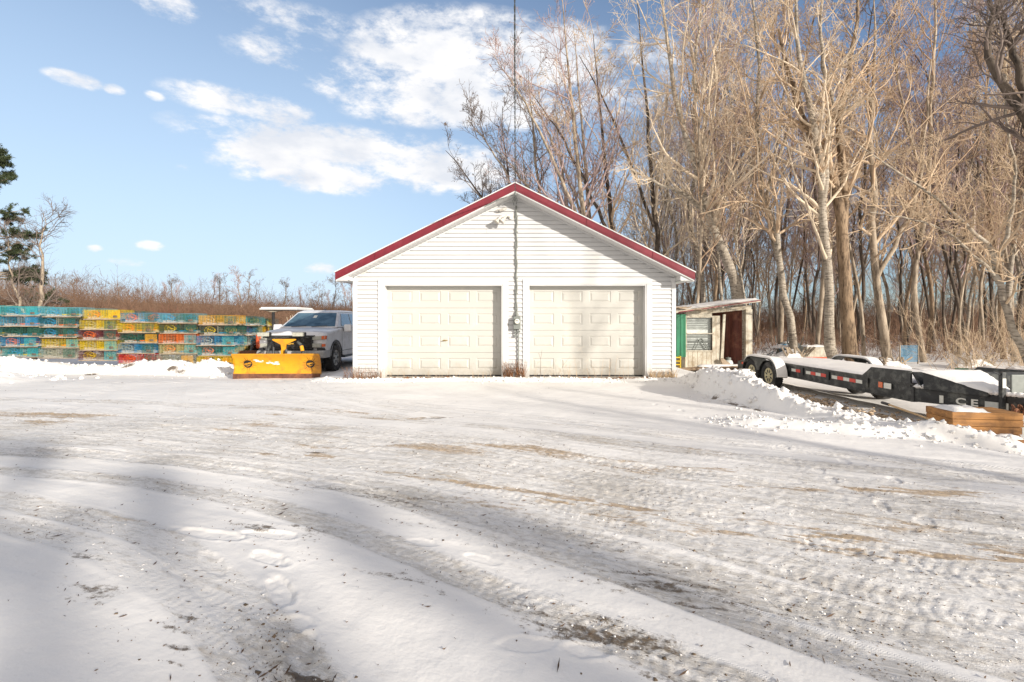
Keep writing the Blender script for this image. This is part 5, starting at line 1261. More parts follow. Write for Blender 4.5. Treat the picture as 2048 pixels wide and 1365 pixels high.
# junk behind the trailer
def junk(name, label, cat, loc, parts_, rz_=0):
    t = thing(name, label, cat, loc, rz_)
    for nm, mb, mt, bv in parts_: part(t, nm, mb, mt, bv)
    return t
z_ = -.45
tb_ = MB(); [tb_.lathe([(-.1,.26),(-.08,.33),(0,.35),(.08,.33),(.1,.26),(.0,.2)], 20, Matrix.Translation((0,0,.1+.2*i)), 'z') for i in range(2)]
junk('wood_bench', 'pale wooden box with orange stripe behind the trailer', 'box', (12.2,19.5,z_), [('box', MB().box(-.5,.5,-.3,.3,.35,.75), M['shedwhite'], .02), ('orange_band', MB().box(-.51,.51,-.31,-.302,.30,.36), M['orangewire'], 0), ('leg', MB().box(-.45,-.38,-.25,.25,0,.35).box(.38,.45,-.25,.25,0,.35), M['runner'], 0), ('snow_cover', snowslab(-.5,.5,-.3,.3,.755,.07,8,6,3), M['snow'], 0)])
junk('blue_barrel', 'blue plastic barrel among junk behind the trailer', 'barrel', (11.5,20.2,z_), [('drum', MB().lathe([(0,.26),(.02,.29),(.4,.30),(.8,.29),(.84,.24)], 20, None, 'z'), M['bluenet'], 0), ('lid_snow', MB().lathe([(.84,.24),(.90,.2),(.93,.05)], 16, None, 'z'), M['snow'], 0)])
b = MB(); r_ = RN(2)
for i in range(60): p = Vector(r_.normal(0,.25,3)); p.z = abs(p.z)+.3; b.tube([p,p+Vector(r_.normal(0,.2,3))], .02, 4)
junk('scrap_heap', 'snow dusted tangle of scrap piled behind the trailer fender', 'scrap heap', (10.9,19.3,z_), [('scrap', b, M['galv'], 0), ('tub', MB().lathe([(0,.35),(.35,.42),(.36,.38)], 18, None, 'z'), M['bluenet'], 0), ('snow_cover', snowslab(-.45,.35,-.3,.3,.72,.12,8,6,13), M['snow'], 0)])
b = MB(); grid_face(b, (-.42,0,0), (1,0,0),(0,0,1), .84, .62, 16, 12, .006)
junk('blue_net_panel', 'blue mesh panel leaning between trees behind the trailer', 'mesh panel', (15.6,19,z_+.2), [('mesh', b, M['bluenet'], 0), ('post', MB().box(-.45,-.42,-.02,.02,-.3,.65).box(.42,.45,-.02,.02,-.3,.68), M['bark_grey'], 0)], .2)
junk('green_dumpster', 'dark green steel skip with snow on top at the far right', 'skip', (15.3,13.6,-.5), [('body', MB().hexa([(-1.7,-.8,.06),(1.5,-.8,.06),(1.5,.8,.06),(-1.7,.8,.06)],[(-1.9,-.95,.38),(1.9,-.95,.38),(1.9,.95,.38),(-1.9,.95,.38)]), M['greendark'], .02), ('rim', MB().box(-1.95,1.95,-1.0,1.0,.381,.42), M['shedgreen'], .01), ('snow_cover', snowslab(-1.8,1.9,-.95,.9,.42,.12,20,8,23), M['snow'], 0), ('leg', MB().box(-1.4,-1.2,-.7,.7,-.1,.06).box(1.2,1.4,-.7,.7,-.1,.06), M['blacksteel'], 0)])
junk('covered_heap', 'low snow covered heap behind the trailer tool box', 'snowy heap', (11.6,13.6,-.68), [('tarp', MB().lathe([(0,.85),(.25,.8),(.5,.55),(.62,.15)], 18, Matrix.Scale(1.2,4,(1,0,0)), 'z'), M['bark_dark'], 0), ('snow_cover', snowslab(-.9,.9,-.6,.6,.0,.06,14,10,5,lambda x,y: .64-.45*(x*x/1.0)-.6*y*y), M['snow'], 0)])
for i, (x, y, h_) in enumerate(((10.3,17.9,.8),(13.6,17.5,.5),(16.9,17.8,.55))):
    b = MB(); r_ = RN(50+i)
    b.lathe([(0,.6),(h_*.4,.5),(h_*.8,.3),(h_,.05)], 9, Matrix.Scale(1.5,4,(1,0,0)), 'z')
    b2 = MB(); [b2.tube([Vector((r_.uniform(-.8,.8),-.4,0)),Vector((r_.uniform(-.8,.8),-.2,h_*1.1))], .03, 5) for _ in range(12)]
    lab = ['snow heaped brush pile just behind the trailer tail','snow heaped brush pile beside the big twin trees','snow heaped brush pile in front of the blue mesh'][i]
    junk('brush_pile', lab, 'brush pile', (x,y,z_-.05), [('snow_heap', b, M['snow'], .05), ('branch', b2, M['bark_grey'], 0)])

# ------------------------------------------------------------------ TREES
def unit(v): return v/np.maximum(np.linalg.norm(v, axis=-1, keepdims=True), 1e-9)
def tubes(P, R, sides):
    n, k, _ = P.shape
    T = np.empty_like(P); T[:,1:-1] = P[:,2:]-P[:,:-2]; T[:,0] = P[:,1]-P[:,0]; T[:,-1] = P[:,-1]-P[:,-2]; T = unit(T)
    d = unit(P[:,-1]-P[:,0]); ref = np.where(np.abs(d[:,2:3]) < .8, np.array([[0,0,1.]]), np.array([[1.,0,0]]))
    A = unit(np.cross(T, ref[:,None,:])); B = np.cross(T, A)
    th = np.arange(sides)*2*PI/sides
    V = P[:,:,None,:] + R[:,:,None,None]*(A[:,:,None,:]*np.cos(th)[None,None,:,None] + B[:,:,None,:]*np.sin(th)[None,None,:,None])
    base = (np.arange(n)*k*sides)[:,None,None]+(np.arange(k-1)*sides)[None,:,None]
    s = np.arange(sides)[None,None,:]; s2 = (np.arange(sides)+1)%sides; s2 = s2[None,None,:]
    Fq = np.stack([base+s, base+s2, base+s2+sides, base+s+sides], -1).reshape(-1,4)
    return V.reshape(-1,3), Fq
def joinm(lst):
    Vs, Fs, o = [], [], 0
    for V, Fq in lst: Vs.append(V); Fs.append(Fq+o); o += len(V)
    return np.concatenate(Vs), np.concatenate(Fs)
def grow(rs, P, R, m, t0, t1, ang, lenf, k, rf, up, wig, rmin, lmin=.15, lmax=99, taper=.25, tpow=.5):
    n, K, _ = P.shape
    idx = np.repeat(np.arange(n), m); N_ = len(idx)
    t = t0+(t1-t0)*rs.rand(N_); f = t*(K-1); i = np.minimum(f.astype(int), K-2); fr = (f-i)[:,None]
    pos = P[idx,i]*(1-fr)+P[idx,i+1]*fr; T = unit(P[idx,i+1]-P[idx,i]); r0 = R[idx,i]*(1-fr[:,0])+R[idx,i+1]*fr[:,0]
    L = np.linalg.norm(P[:,1:]-P[:,:-1], axis=-1).sum(1)[idx]*lenf*(1-tpow*t)*rs.uniform(.55,1.3,N_); L = np.clip(L, lmin, lmax)
    q = rs.normal(size=(N_,3)); Np = unit(q-(q*T).sum(1,keepdims=True)*T)
    a = rs.normal(ang, ang*.22, N_)[:,None]
    d = unit(np.cos(a)*T+np.sin(a)*Np)
    pts = [pos]; step = (L/(k-1))[:,None]
    for j in range(k-1):
        pts.append(pts[-1]+d*step); d = unit(d+rs.normal(size=(N_,3))*wig+np.array([[0,0,up]]))
    P2 = np.stack(pts, 1)
    rb = np.maximum(r0*rf*rs.uniform(.7,1.1,N_), rmin)
    R2 = rb[:,None]*(1-(1-taper)*np.linspace(0,1,k)[None]); R2 = np.maximum(R2, rmin*.7)
    return P2, R2
def trunk_line(rs, pts, rad, k=18, wob=.03):
    pts = np.array(pts, float); rad = np.array(rad, float)*.66
    t = np.linspace(0, len(pts)-1, k); i = np.minimum(t.astype(int), len(pts)-2); f = (t-i)
    def cr(A):
        A = A if A.ndim > 1 else A[:,None]
        Pm = np.concatenate([2*A[:1]-A[1:2], A, 2*A[-1:]-A[-2:-1]]); p0, p1, p2, p3 = Pm[i], Pm[i+1], Pm[i+2], Pm[i+3]; ff = f[:,None]
        return .5*(2*p1+(p2-p0)*ff+(2*p0-5*p1+4*p2-p3)*ff**2+(-p0+3*p1-3*p2+p3)*ff**3)
    P = cr(pts); R = np.maximum(cr(rad)[:,0], .01); P[1:] += rs.normal(0, wob, (k-1,3))*np.array([1,1,.2]); 
    return P[None], R[None]
def bare_tree(seed, trunks, n1=26, t0=.35, ang1=.75, len1=.34, n2=8, n3=7, n4=4, up=.10, rtw=.0055, wig=.13, len2=.5, buds=0, big=None, sides=12):
    """returns (trunk mesh, crown mesh). trunks: list of (points, radii)"""
    rs = RN(seed); tl = []; P0s = []
    for pts, rad in trunks:
        P, R = trunk_line(rs, pts, rad); P0s.append((P,R)); tl.append(tubes(P, R, sides))
    cl = []
    for ti, (P, R) in enumerate(P0s):
        ln = np.linalg.norm(P[0,-1]-P[0,0]); l0_ = np.linalg.norm(P0s[0][0][0,-1]-P0s[0][0][0,0]); n1_ = max(5, int(n1*min(1,ln/l0_*1.1)))
        P1, R1 = grow(rs, P, R, n1_, t0, .99, ang1, len1, 10, .52, up*.6, wig*1.0, .014, .8)
        cl.append(tubes(P1, R1, 6))
        P2, R2 = grow(rs, P1, R1, n2, .15, 1, .80, len2*.95, 7, .62, up*.5, wig*.8, .0105, .35)
        cl.append(tubes(P2, R2, 4))
        P3, R3 = grow(rs, P2, R2, max(2,n3-2), .15, 1, .75, .52, 5, .65, up*.3, wig*.6, rtw*1.35, .25)
        cl.append(tubes(P3, R3, 3))
        if n4:
            P4, R4 = grow(rs, P3, R3, 2, .2, 1, .6, .7, 3, .7, up*.3, wig*.5, rtw, .14, .6)
            cl.append(tubes(P4, R4, 3))
        if buds:
            E = P3[:,-1]; k_ = rs.rand(len(E)) < buds; E = E[k_]; s = .022*rs.uniform(.6,1.5,(len(E),1))
            o1 = rs.normal(size=(len(E),3))*s; o2 = rs.normal(size=(len(E),3))*s
            V = np.stack([E-o1, E-o2, E+o1, E+o2], 1).reshape(-1,3); cl.append((V, np.arange(len(V)).reshape(-1,4)))
    tv, tf = joinm(tl); cv, cf = joinm(cl)
    return np_mesh('trunk', tv, tf, True), np_mesh('crown', cv, cf)
def set_mat(o, m):
    if not o.data.materials: o.data.materials.append(m)
    o.material_slots[0].link = 'OBJECT'; o.material_slots[0].material = m
def plant_tree(name, label, cat, meshes, loc, bm, tm, rz_=0, s=1., group=None, tilt=(0,0)):
    t = thing(name, label, cat, loc, rz_, group); t.scale = (s,s,s); t.rotation_euler = (tilt[0],tilt[1],rz_)
    for nm, me, m in (('trunk',meshes[0],bm),('crown',meshes[1],tm)):
        o = bpy.data.objects.new(nm, me); COL.objects.link(o); o.parent = t; set_mat(o, m)
    return t
def trunkpts(px, d, dl=0):   # list of photo points -> tree-local coordinates, at depth d
    X0, Z0 = PX(px[0][0], px[0][1], d); out = []
    for i, q in enumerate(px):
        dd = d+(q[2] if len(q) > 2 else 0); X, Z = PX(q[0], q[1], dd); out.append((X-X0, dd-d, Z-Z0))
    return (X0, d, Z0), out

# forest variants
rs = RN(100); variants = []
for v in range(7):
    H = [15,17,16,18,14,19,16][v]; lean = rs.uniform(-2.0,2.0,2)
    r0 = [.10,.13,.11,.15,.08,.17,.11][v]
    pts = [(0,0,-.3)]+[(lean[0]*t*t+rs.normal(0,.30), lean[1]*t*t+rs.normal(0,.30), H*t) for t in (.2,.4,.6,.8,1)]
    rad = [r0*1.15,r0*.92,r0*.78,r0*.58,r0*.36,r0*.08]
    tr = [(pts,rad)]
    if v in (1,3,5):   # forked
        a = rs.uniform(0,6.28); f0 = pts[2]; tr.append(([f0,(f0[0]+.7*math.cos(a),f0[1]+.7*math.sin(a),f0[2]+H*.14),(f0[0]+1.3*math.cos(a),f0[1]+1.3*math.sin(a),f0[2]+H*.34),(f0[0]+1.7*math.cos(a),f0[1]+1.7*math.sin(a),H*.92)],[r0*.6,r0*.5,r0*.3,r0*.08]))
    variants.append(bare_tree(200+v, tr, n1=24 if len(tr)==1 else 16, t0=.22, ang1=.62, len1=.30, n2=7, n3=7, n4=0, up=.2, rtw=.0070, sides=8))
bark_w = [M['bark_grey'],M['bark_brown'],M['bark_dark'],M['bark_grey'],M['bark_pale'],M['bark_dark']]
twig_w = [M['twig_tan'],M['twig_purple'],M['twig_dark'],M['twig_brown'],M['twig_pale'],M['twig_purple']]
hero_x = []
# hero trees -------------------------------------------------------
loc, p = trunkpts([(1712,748),(1703,700),(1692,600),(1686,470),(1672,380),(1640,300),(1600,225),(1575,140),(1560,60)], 17.5)
big1 = ((p),[.46,.37,.32,.28,.25,.20,.15,.11,.07])
_, p2 = trunkpts([(1686,470),(1690,360),(1680,240,.3),(1700,140,.8),(1715,20,1.2),(1720,-120,1.5)], 17.5)
X0 = PX(1712,748,17.5); off = (PX(1686,470,17.5)[0]-X0[0], 0, PX(1686,470,17.5)[1]-X0[1]); p2 = [(a+off[0],b_,c+off[2]) for a,b_,c in p2]
m = bare_tree(11, [big1, (p2,[.22,.19,.16,.12,.08,.03])], n1=20, t0=.35, ang1=.8, len1=.30, n2=7, n3=6, n4=2, sides=16)
plant_tree('maple_tree', 'thickest brown ridged tree, right trunk of the twin pair behind the trailer', 'tree', m, (loc[0],loc[1],loc[2]), M['bark_brown'], M['twig_tan'])
loc, p = trunkpts([(1672,742),(1664,700),(1654,600),(1652,500),(1646,400),(1640,320),(1625,230),(1600,120),(1590,0),(1600,-140)], 17.2)
_, p2 = trunkpts([(1646,400),(1655,300),(1660,200),(1640,80),(1650,-80)], 17.2); X0 = PX(1672,742,17.2); o1 = PX(1646,400,17.2); off = (o1[0]-X0[0],0,o1[1]-X0[1]); p2 = [(a+off[0],b_,c+off[2]) for a,b_,c in p2]
m = bare_tree(12, [(p,[.34,.27,.22,.20,.19,.17,.15,.11,.07,.03]),(p2,[.15,.14,.11,.08,.03])], n1=22, t0=.3, ang1=.8, len1=.28, n2=7, n3=6, n4=2, sides=14)
plant_tree('poplar_tree', 'pale blotchy tree, left trunk of the twin pair behind the trailer', 'tree', m, loc, M['bark_pale'], M['twig_pale'])
loc, p = trunkpts([(1492,745),(1478,620),(1462,540),(1440,490),(1412,420),(1395,340),(1372,270),(1350,190),(1338,110),(1325,0),(1315,-120)], 19.5)
_, p2 = trunkpts([(1395,340),(1392,250),(1388,150),(1400,40),(1410,-90)], 19.5); X0 = PX(1492,745,19.5); o1 = PX(1395,340,19.5); off = (o1[0]-X0[0],0,o1[1]-X0[1]); p2 = [(a+off[0],b_,c+off[2]) for a,b_,c in p2]
_, p3 = trunkpts([(1420,440),(1385,400,-.4),(1345,378,-1),(1310,365,-1.4),(1250,330,-2)], 19.5); o1 = PX(1420,440,19.5); off = (o1[0]-X0[0],0,o1[1]-X0[1]); p3 = [(a+off[0],b_,c+off[2]) for a,b_,c in p3]
m = bare_tree(13, [(p,[.36,.33,.29,.26,.24,.21,.17,.14,.11,.07,.03]),(p2,[.15,.13,.10,.07,.03]),(p3,[.14,.12,.10,.08,.03])], n1=22, t0=.28, ang1=.85, len1=.34, n2=7, n3=6, n4=2, sides=14)
plant_tree('birch_tree', 'leaning pale birch rising from behind the shed roof', 'tree', m, loc, M['bark_pale'], M['twig_pale'])
loc, p = trunkpts([(1588,748),(1580,640),(1562,560),(1556,480),(1540,430),(1522,380),(1515,250),(1518,120),(1505,0),(1500,-100)], 18.6)
m = bare_tree(14, [(p,[.24,.20,.18,.165,.15,.14,.11,.09,.06,.03])], n1=26, t0=.3, ang1=.85, len1=.24, n2=7, n3=6, n4=2, sides=12)
plant_tree('birch_tree', 'slender kinked birch between the shed and the twin trees', 'tree', m, loc, M['bark_pale'], M['twig_tan'])
loc, p = trunkpts([(1778,745),(1768,660),(1752,560),(1744,460),(1748,380),(1742,270),(1745,150),(1750,0)], 18.4)
_, p2 = trunkpts([(1752,560),(1790,490),(1830,400),(1850,280),(1862,120)], 18.4); X0 = PX(1778,745,18.4); o1 = PX(1752,560,18.4); off = (o1[0]-X0[0],0,o1[1]-X0[1]); p2 = [(a+off[0],b_,c+off[2]) for a,b_,c in p2]
m = bare_tree(15, [(p,[.28,.22,.19,.17,.15,.12,.08,.03]),(p2,[.13,.12,.10,.07,.03])], n1=22, t0=.3, ang1=.9, len1=.30, n2=7, n3=6, n4=2, sides=12)
plant_tree('forked_tree', 'forked grey brown tree right of the big twin trees', 'tree', m, loc, M['bark_grey'], M['twig_tan'])
# near pale leaning tree on the right
loc, p = trunkpts([(2085,800),(2040,690),(2012,620),(1995,560),(1985,500),(1935,455,-.3),(1880,405,-.7),(1800,345,-1.0),(1700,280,-1.4)], 13)
_, p2 = trunkpts([(1995,560),(1960,520,-.3),(1900,470,-.7),(1830,440,-1),(1740,425,-1.4)], 13); X0 = PX(2085,800,13); o1 = PX(1995,560,13); off = (o1[0]-X0[0],0,o1[1]-X0[1]); p2 = [(a+off[0],b_,c+off[2]) for a,b_,c in p2]
_, p3 = trunkpts([(1990,540),(2020,440),(2030,330),(2010,200),(2020,60)], 13); o1 = PX(1990,540,13); off = (o1[0]-X0[0],0,o1[1]-X0[1]); p3 = [(a+off[0],b_,c+off[2]) for a,b_,c in p3]
m = bare_tree(16, [(p,[.20,.14,.12,.11,.09,.06,.05,.035,.012]),(p2,[.06,.05,.04,.03,.01]),(p3,[.08,.07,.05,.04,.015])], n1=20, t0=.25, ang1=.8, len1=.26, n2=6, n3=5, n4=2, sides=10, rtw=.004)
plant_tree('leaning_tree', 'pale tan tree with arching limbs at the far right edge', 'tree', m, loc, M['bark_pale'], M['twig_orange'])
loc, p = trunkpts([(2200,800),(2180,600),(2130,420),(2085,300),(2040,215),(1990,150),(1975,90),(1985,30),(1960,-60)], 12)
_, p2 = trunkpts([(2085,300),(2040,150),(2010,60),(1990,-60)], 12); X0 = PX(2200,800,12); o1 = PX(2085,300,12); off = (o1[0]-X0[0],0,o1[1]-X0[1]); p2 = [(a+off[0],b_,c+off[2]) for a,b_,c in p2]
m = bare_tree(17, [(p,[.34,.28,.25,.22,.17,.13,.11,.08,.04]),(p2,[.15,.12,.08,.04])], n1=20, t0=.35, ang1=.9, len1=.26, n2=7, n3=5, n4=2, sides=12, wig=.2)
plant_tree('gnarled_tree', 'dark gnarled limbs of a tree reaching in at the top right corner', 'tree', m, loc, M['bark_dark'], M['twig_dark'])
# crown reaching left over the garage
for i, (px_, d, hpx, sd_) in enumerate(((1145,24,250,31),(1225,22.5,120,32),(1075,26,330,33),(1310,24,10,34),(1180,27,90,35),(1010,30,420,36),(1090,25,185,37),(1035,27,255,38),(1165,21.5,40,39))):
    X, Zt = PX(px_, hpx, d); H = Zt+1.2; g0 = gb(X,d)
    pts = [(0,0,-.2),(.15,0,H*.25),(-.1,0,H*.45),(-.5,-.1,H*.7),(-.9,0,H)]
    pts2 = [(-.05,0,H*.35),(-1.3,-.3,H*.52),(-2.6,-.5,H*.68),(-3.9,-.6,H*.80)] if i != 5 else [(-.05,0,H*.35),(-.9,-.2,H*.55),(-1.6,-.3,H*.72),(-2.2,-.4,H*.92)]
    m = bare_tree(sd_, [(pts,[.22,.18,.15,.09,.02]),(pts2,[.12,.10,.06,.02])], n1=18, t0=.25, ang1=.65, len1=.36, n2=7, n3=7, n4=0, up=.16, buds=.25, sides=10, rtw=.0065)
    lab = ['spreading bare tree behind the right slope of the garage roof','bare tree just right of the spreading one behind the roof','bare tree whose twigs show closest to the garage peak','tall bare tree behind the right eave of the garage','tallest bare tree above the right roof slope near the cable','low bare tree whose twigs poke over the left roof slope','bare tree standing just behind the garage peak under the cable','slim bare tree immediately right of the overhead cable','tall bare tree close behind the upper right roof slope'][i]
    plant_tree('bare_tree', lab, 'tree', m, (X,d,g0), [M['bark_grey'],M['bark_dark']][i%2], [M['twig_purple'],M['twig_tan'],M['twig_dark'],M['twig_pale'],M['twig_purple'],M['twig_dark'],M['twig_dark'],M['twig_dark'],M['twig_purple']][i])
# random woods
rs = RN(77); placed = []
cnt = 0
for ring, (d0, d1, nn, pmin) in enumerate(((18.5,24,24,1360),(24,33,48,1290),(33,52,120,1200))):
    tries = 0; c = 0
    while c < nn and tries < 4000:
        tries += 1
        d = rs.uniform(d0,d1); px_ = rs.uniform(pmin, 2230); x = (px_-1024)/F*d
        if any((x-a)**2+(d-b_)**2 < 1.0 for a,b_ in placed): continue
        if ring == 0 and any(abs(px_-q) < 16 for q in (1690,1660,1580,1770)): continue
        placed.append((x,d)); c += 1; k = rs.randint(0,7); j = rs.randint(0,6)
        s = rs.uniform(.8,1.12)*(1.0 if px_ > 1330 else .85)
        lab = ['bare grey trunked tree in the front row of the woods behind the trailer','bare tree standing deeper in the woods right of the garage','thin distant bare tree at the back of the woods'][ring]
        gp_ = ['trees in the front row of the woods','trees deeper in the woods','trees at the back of the woods'][ring]
        lab = ['bare leafless tree in the front row of the woods behind the trailer','bare leafless tree standing deeper in the woods right of the garage','thin distant leafless tree at the back of the woods'][ring]
        plant_tree('bare_tree', lab, 'tree', variants[k], (x,d,gb(x,d)), bark_w[j], twig_w[j], rs.uniform(0,6.28), s, gp_, (rs.normal(0,.03),rs.normal(0,.03)))

# brush / undergrowth as mass
def brush(name, label, X, Y, Hh, mt, seed, stems=5, kids=5, r=.010, spread=.35, kids2=0):
    rs = RN(seed); n = len(X); Z = base_ground(X, Y)
    idx = np.repeat(np.arange(n), stems); N_ = len(idx)
    P0 = np.stack([X[idx]+rs.normal(0,.15,N_), Y[idx]+rs.normal(0,.15,N_), Z[idx]-.1], -1)
    L = Hh[idx]*rs.uniform(.5,1.1,N_); d = unit(np.stack([rs.normal(0,spread,N_), rs.normal(0,spread,N_), np.ones(N_)], -1)); k = 5
    pts = [P0]
    for j in range(k-1): pts.append(pts[-1]+d*(L/(k-1))[:,None]); d = unit(d+rs.normal(0,.14,(N_,3)))
    P = np.stack(pts,1); rr = (r*(.6+.5*Hh[idx]/max(Hh.max(),.1))*rs.uniform(.7,1.3,N_)); R = rr[:,None]*np.linspace(1,.35,k)[None]
    lst = [tubes(P,R,3)]
    P2,R2 = grow(rs,P,R,kids,.25,1,.6,.5,4,.6,.05,.16,r*.35,.15); lst.append(tubes(P2,R2,3))
    if kids2: P3,R3 = grow(rs,P2,R2,kids2,.2,1,.6,.55,3,.7,.05,.16,r*.3,.12); lst.append(tubes(P3,R3,3))
    V, Fq = joinm(lst); o = link(name, np_mesh(name, V, Fq), mt); props(o, label, 'undergrowth', kind='stuff'); return o
rs = RN(9)
n = 420; Y = rs.uniform(19.5,48,n); X = rs.uniform(.30,1.22,n)*Y
brush('undergrowth','tan leafless undergrowth filling the floor of the woods', X, Y, rs.uniform(.6,1.9,n), M['brush'], 61, 3, 8, .011, .5, 3)
n = 1200; Y = rs.uniform(42,85,n); X = rs.uniform(.1,1.25,n)*Y
brush('far_undergrowth','brown thicket at the back of the woods', X, Y, rs.uniform(2.2,6.5,n), M['brush'], 62, 4, 6, .026, .35, 3)
n = 34; Y = rs.uniform(13.5,19,n); X = rs.uniform(.86,1.2,n)*Y
brush('orange_thicket','orange tan saplings and vines at the right edge', X, Y, rs.uniform(.8,3.2,n), M['twig_orange'], 63, 3, 8, .010, .45, 4)
# left background thickets
n = 1500; Y = rs.uniform(28,72,n); X = -rs.uniform(.20,1.3,n)*Y
brush('left_thicket','brown thicket behind the wall of lobster traps', X, Y, (2.6+1.9*vnoise(X*.12,Y*.12,4))*rs.uniform(.6,1.15,n)*np.clip(Y/46,.65,1.35)*np.clip(-X/Y*1.0+.55,.8,1.5), M['brush'], 64, 6, 6, .020, .3, 3)
n = 420; Y = rs.uniform(26,44,n); X = -rs.uniform(.6,1.15,n)*Y
brush('red_thicket','low reddish shrubs behind the left lobster traps', X, Y, rs.uniform(1.2,2.3,n), M['brushred'], 65, 7, 5, .014, .3, 3)
n = 700; Y = rs.uniform(55,110,n); X = -rs.uniform(.15,1.3,n)*Y
brush('tan_thicket','pale tan saplings in the far left wood', X, Y, rs.uniform(3,5.5,n)*np.clip(-X/Y*1.6,.75,1.6), M['brushtan'], 66, 4, 8, .028, .25, 4)
n = 800; Y = rs.uniform(26,55,n); X = -rs.uniform(.18,.55,n)*Y
brush('russet_thicket','russet shrubs behind the pickup', X, Y, rs.uniform(1.8,3.3,n)*np.clip(Y/38,.7,1.3), M['leafbrown'] if 0 else M['brush'], 67, 6, 6, .014, .3, 3)
n = 2600; Y = rs.uniform(120,330,n); X = rs.uniform(-1.5,.15,n)*Y
brush('far_wood','far brown wood on the rising ground at the left', X, Y, rs.uniform(4,8,n), M['brush'], 68, 4, 6, .07, .3, 0)
small_v = [bare_tree(400+q, [([(0,0,-.2),(.1,0,1.6),(-.1,.1,3.2),(.15,0,4.8),(.1,0,6.2)],[.13,.11,.09,.06,.02])], n1=16, t0=.2, ang1=[.6,.9,.75][q], len1=.30, n2=5, n3=5, n4=0, up=.18, rtw=.010, sides=6) for q in range(3)]
# far small trees left, separate things
rs = RN(55)
for i, (px_, d, top) in enumerate(((425,60,560),(496,58,552),(455,75,580),(352,80,572),(383,70,590),(570,62,565),(600,70,585),(636,66,572),(668,58,560),(690,64,575),(540,85,592),(240,90,575),(300,85,590),(205,80,572),(150,85,560),(655,75,590),(410,85,590),(725,70,570),(760,68,560),(60,75,555),(440,52,556),(480,54,548),(510,66,570),(345,60,560),(330,90,575),(622,58,580),(645,80,588),(705,58,556),(110,70,560),(270,70,582))):
    X, Zt = PX(px_, top, d); g0 = gb(X,d); s = (Zt-g0)/6.2
    t = plant_tree('small_bare_tree', 'small bare tree standing above the far thicket on the left', 'tree', small_v[i%3], (X,d,g0), M['bark_grey'] if i%2 else M['bark_dark'], M['twig_dark'] if i%3 else M['twig_purple'], rs.uniform(0,6.28), 1, 'small trees above the far thicket')
    t.scale = (s,s,s)
# evergreen (sparse spruce/fir): drooping boughs with needle tufts
def evergreen(seed, H, r0, reach, z0f=.1, nb=60, gap=.0, dense=1.):
    rs = RN(seed)
    P,R = trunk_line(rs, [(0,0,-.3),(.05,0,H*.3),(-.05,.05,H*.65),(0,0,H)], [r0,r0*.75,r0*.4,.015], 16)
    tl = [tubes(P,R,10)]
    t = np.sort(rs.uniform(z0f,.98,nb)); f = t*15; i = np.minimum(f.astype(int),14); pos = P[0,i]*(1-(f-i)[:,None])+P[0,i+1]*(f-i)[:,None]
    a = rs.uniform(0,2*PI,nb); L = reach*(1-t)**.8*rs.uniform(.55,1.15,nb)+.25
    d = np.stack([np.cos(a),np.sin(a),.15-.2*(1-t)],-1); pts = [pos]
    for j in range(6): pts.append(pts[-1]+d*(L/6)[:,None]); d = unit(d+np.array([[0,0,.04]])+rs.normal(0,.05,d.shape))
    P1 = np.stack(pts,1); R1 = (.012+.012*L)[:,None]*np.linspace(1,.3,7)[None]
    tl.append(tubes(P1,R1,5))
    P2,R2 = grow(rs,P1,R1,int(9*dense),.25,1,.7,.42,5,.5,.0,.1,.006,.2); tl.append(tubes(P2,R2,3))
    P3,R3 = grow(rs,P2,R2,7,.1,1,.6,.4,3,.6,.0,.1,.004,.12)
    # needle tufts: short blades round every twig
    Q = P3.reshape(-1,3); Q = np.concatenate([Q, P2[:,1:].reshape(-1,3)]); m = 7; n = len(Q); c = np.repeat(Q,m,0); dd = unit(rs.normal(size=(n*m,3)))*rs.uniform(.05,.12,(n*m,1)); w = unit(np.cross(dd, rs.normal(size=(n*m,3))))*.009
    V = np.stack([c-w,c+w,c+dd+w*.4,c+dd-w*.4],1).reshape(-1,3); nm = (V, np.arange(len(V)).reshape(-1,4))
    tv,tf = joinm(tl); return np_mesh('trunk',tv,tf,True), np_mesh('crown',*nm)
ev = evergreen(5, 8.6, .20, 2.5, .12, 60, dense=1.1)
plant_tree('evergreen_tree', 'dark evergreen with drooping boughs at the left edge', 'tree', ev, (-20.4,18.9,gb(-20.4,18.9)), M['bark_grey'], M['needles'])
m = bare_tree(41, [([(0,0,-.2),(.1,0,1.5),(.35,0,3.0),(.3,0,4.4),(.5,0,5.6)],[.16,.12,.09,.05,.015]),([(.1,0,1.2),(-.5,0,2.2),(-.9,0,3.4),(-1.0,0,5)],[.10,.08,.05,.015])], n1=18, t0=.15, ang1=.8, len1=.34, n2=7, n3=6, n4=2, sides=10, rtw=.003)
plant_tree('bare_tree', 'wispy bare tree beside the evergreen at the left edge', 'tree', m, (-18.7,18.9,gb(-18.7,18.9)), M['bark_grey'], M['twig_dark'])

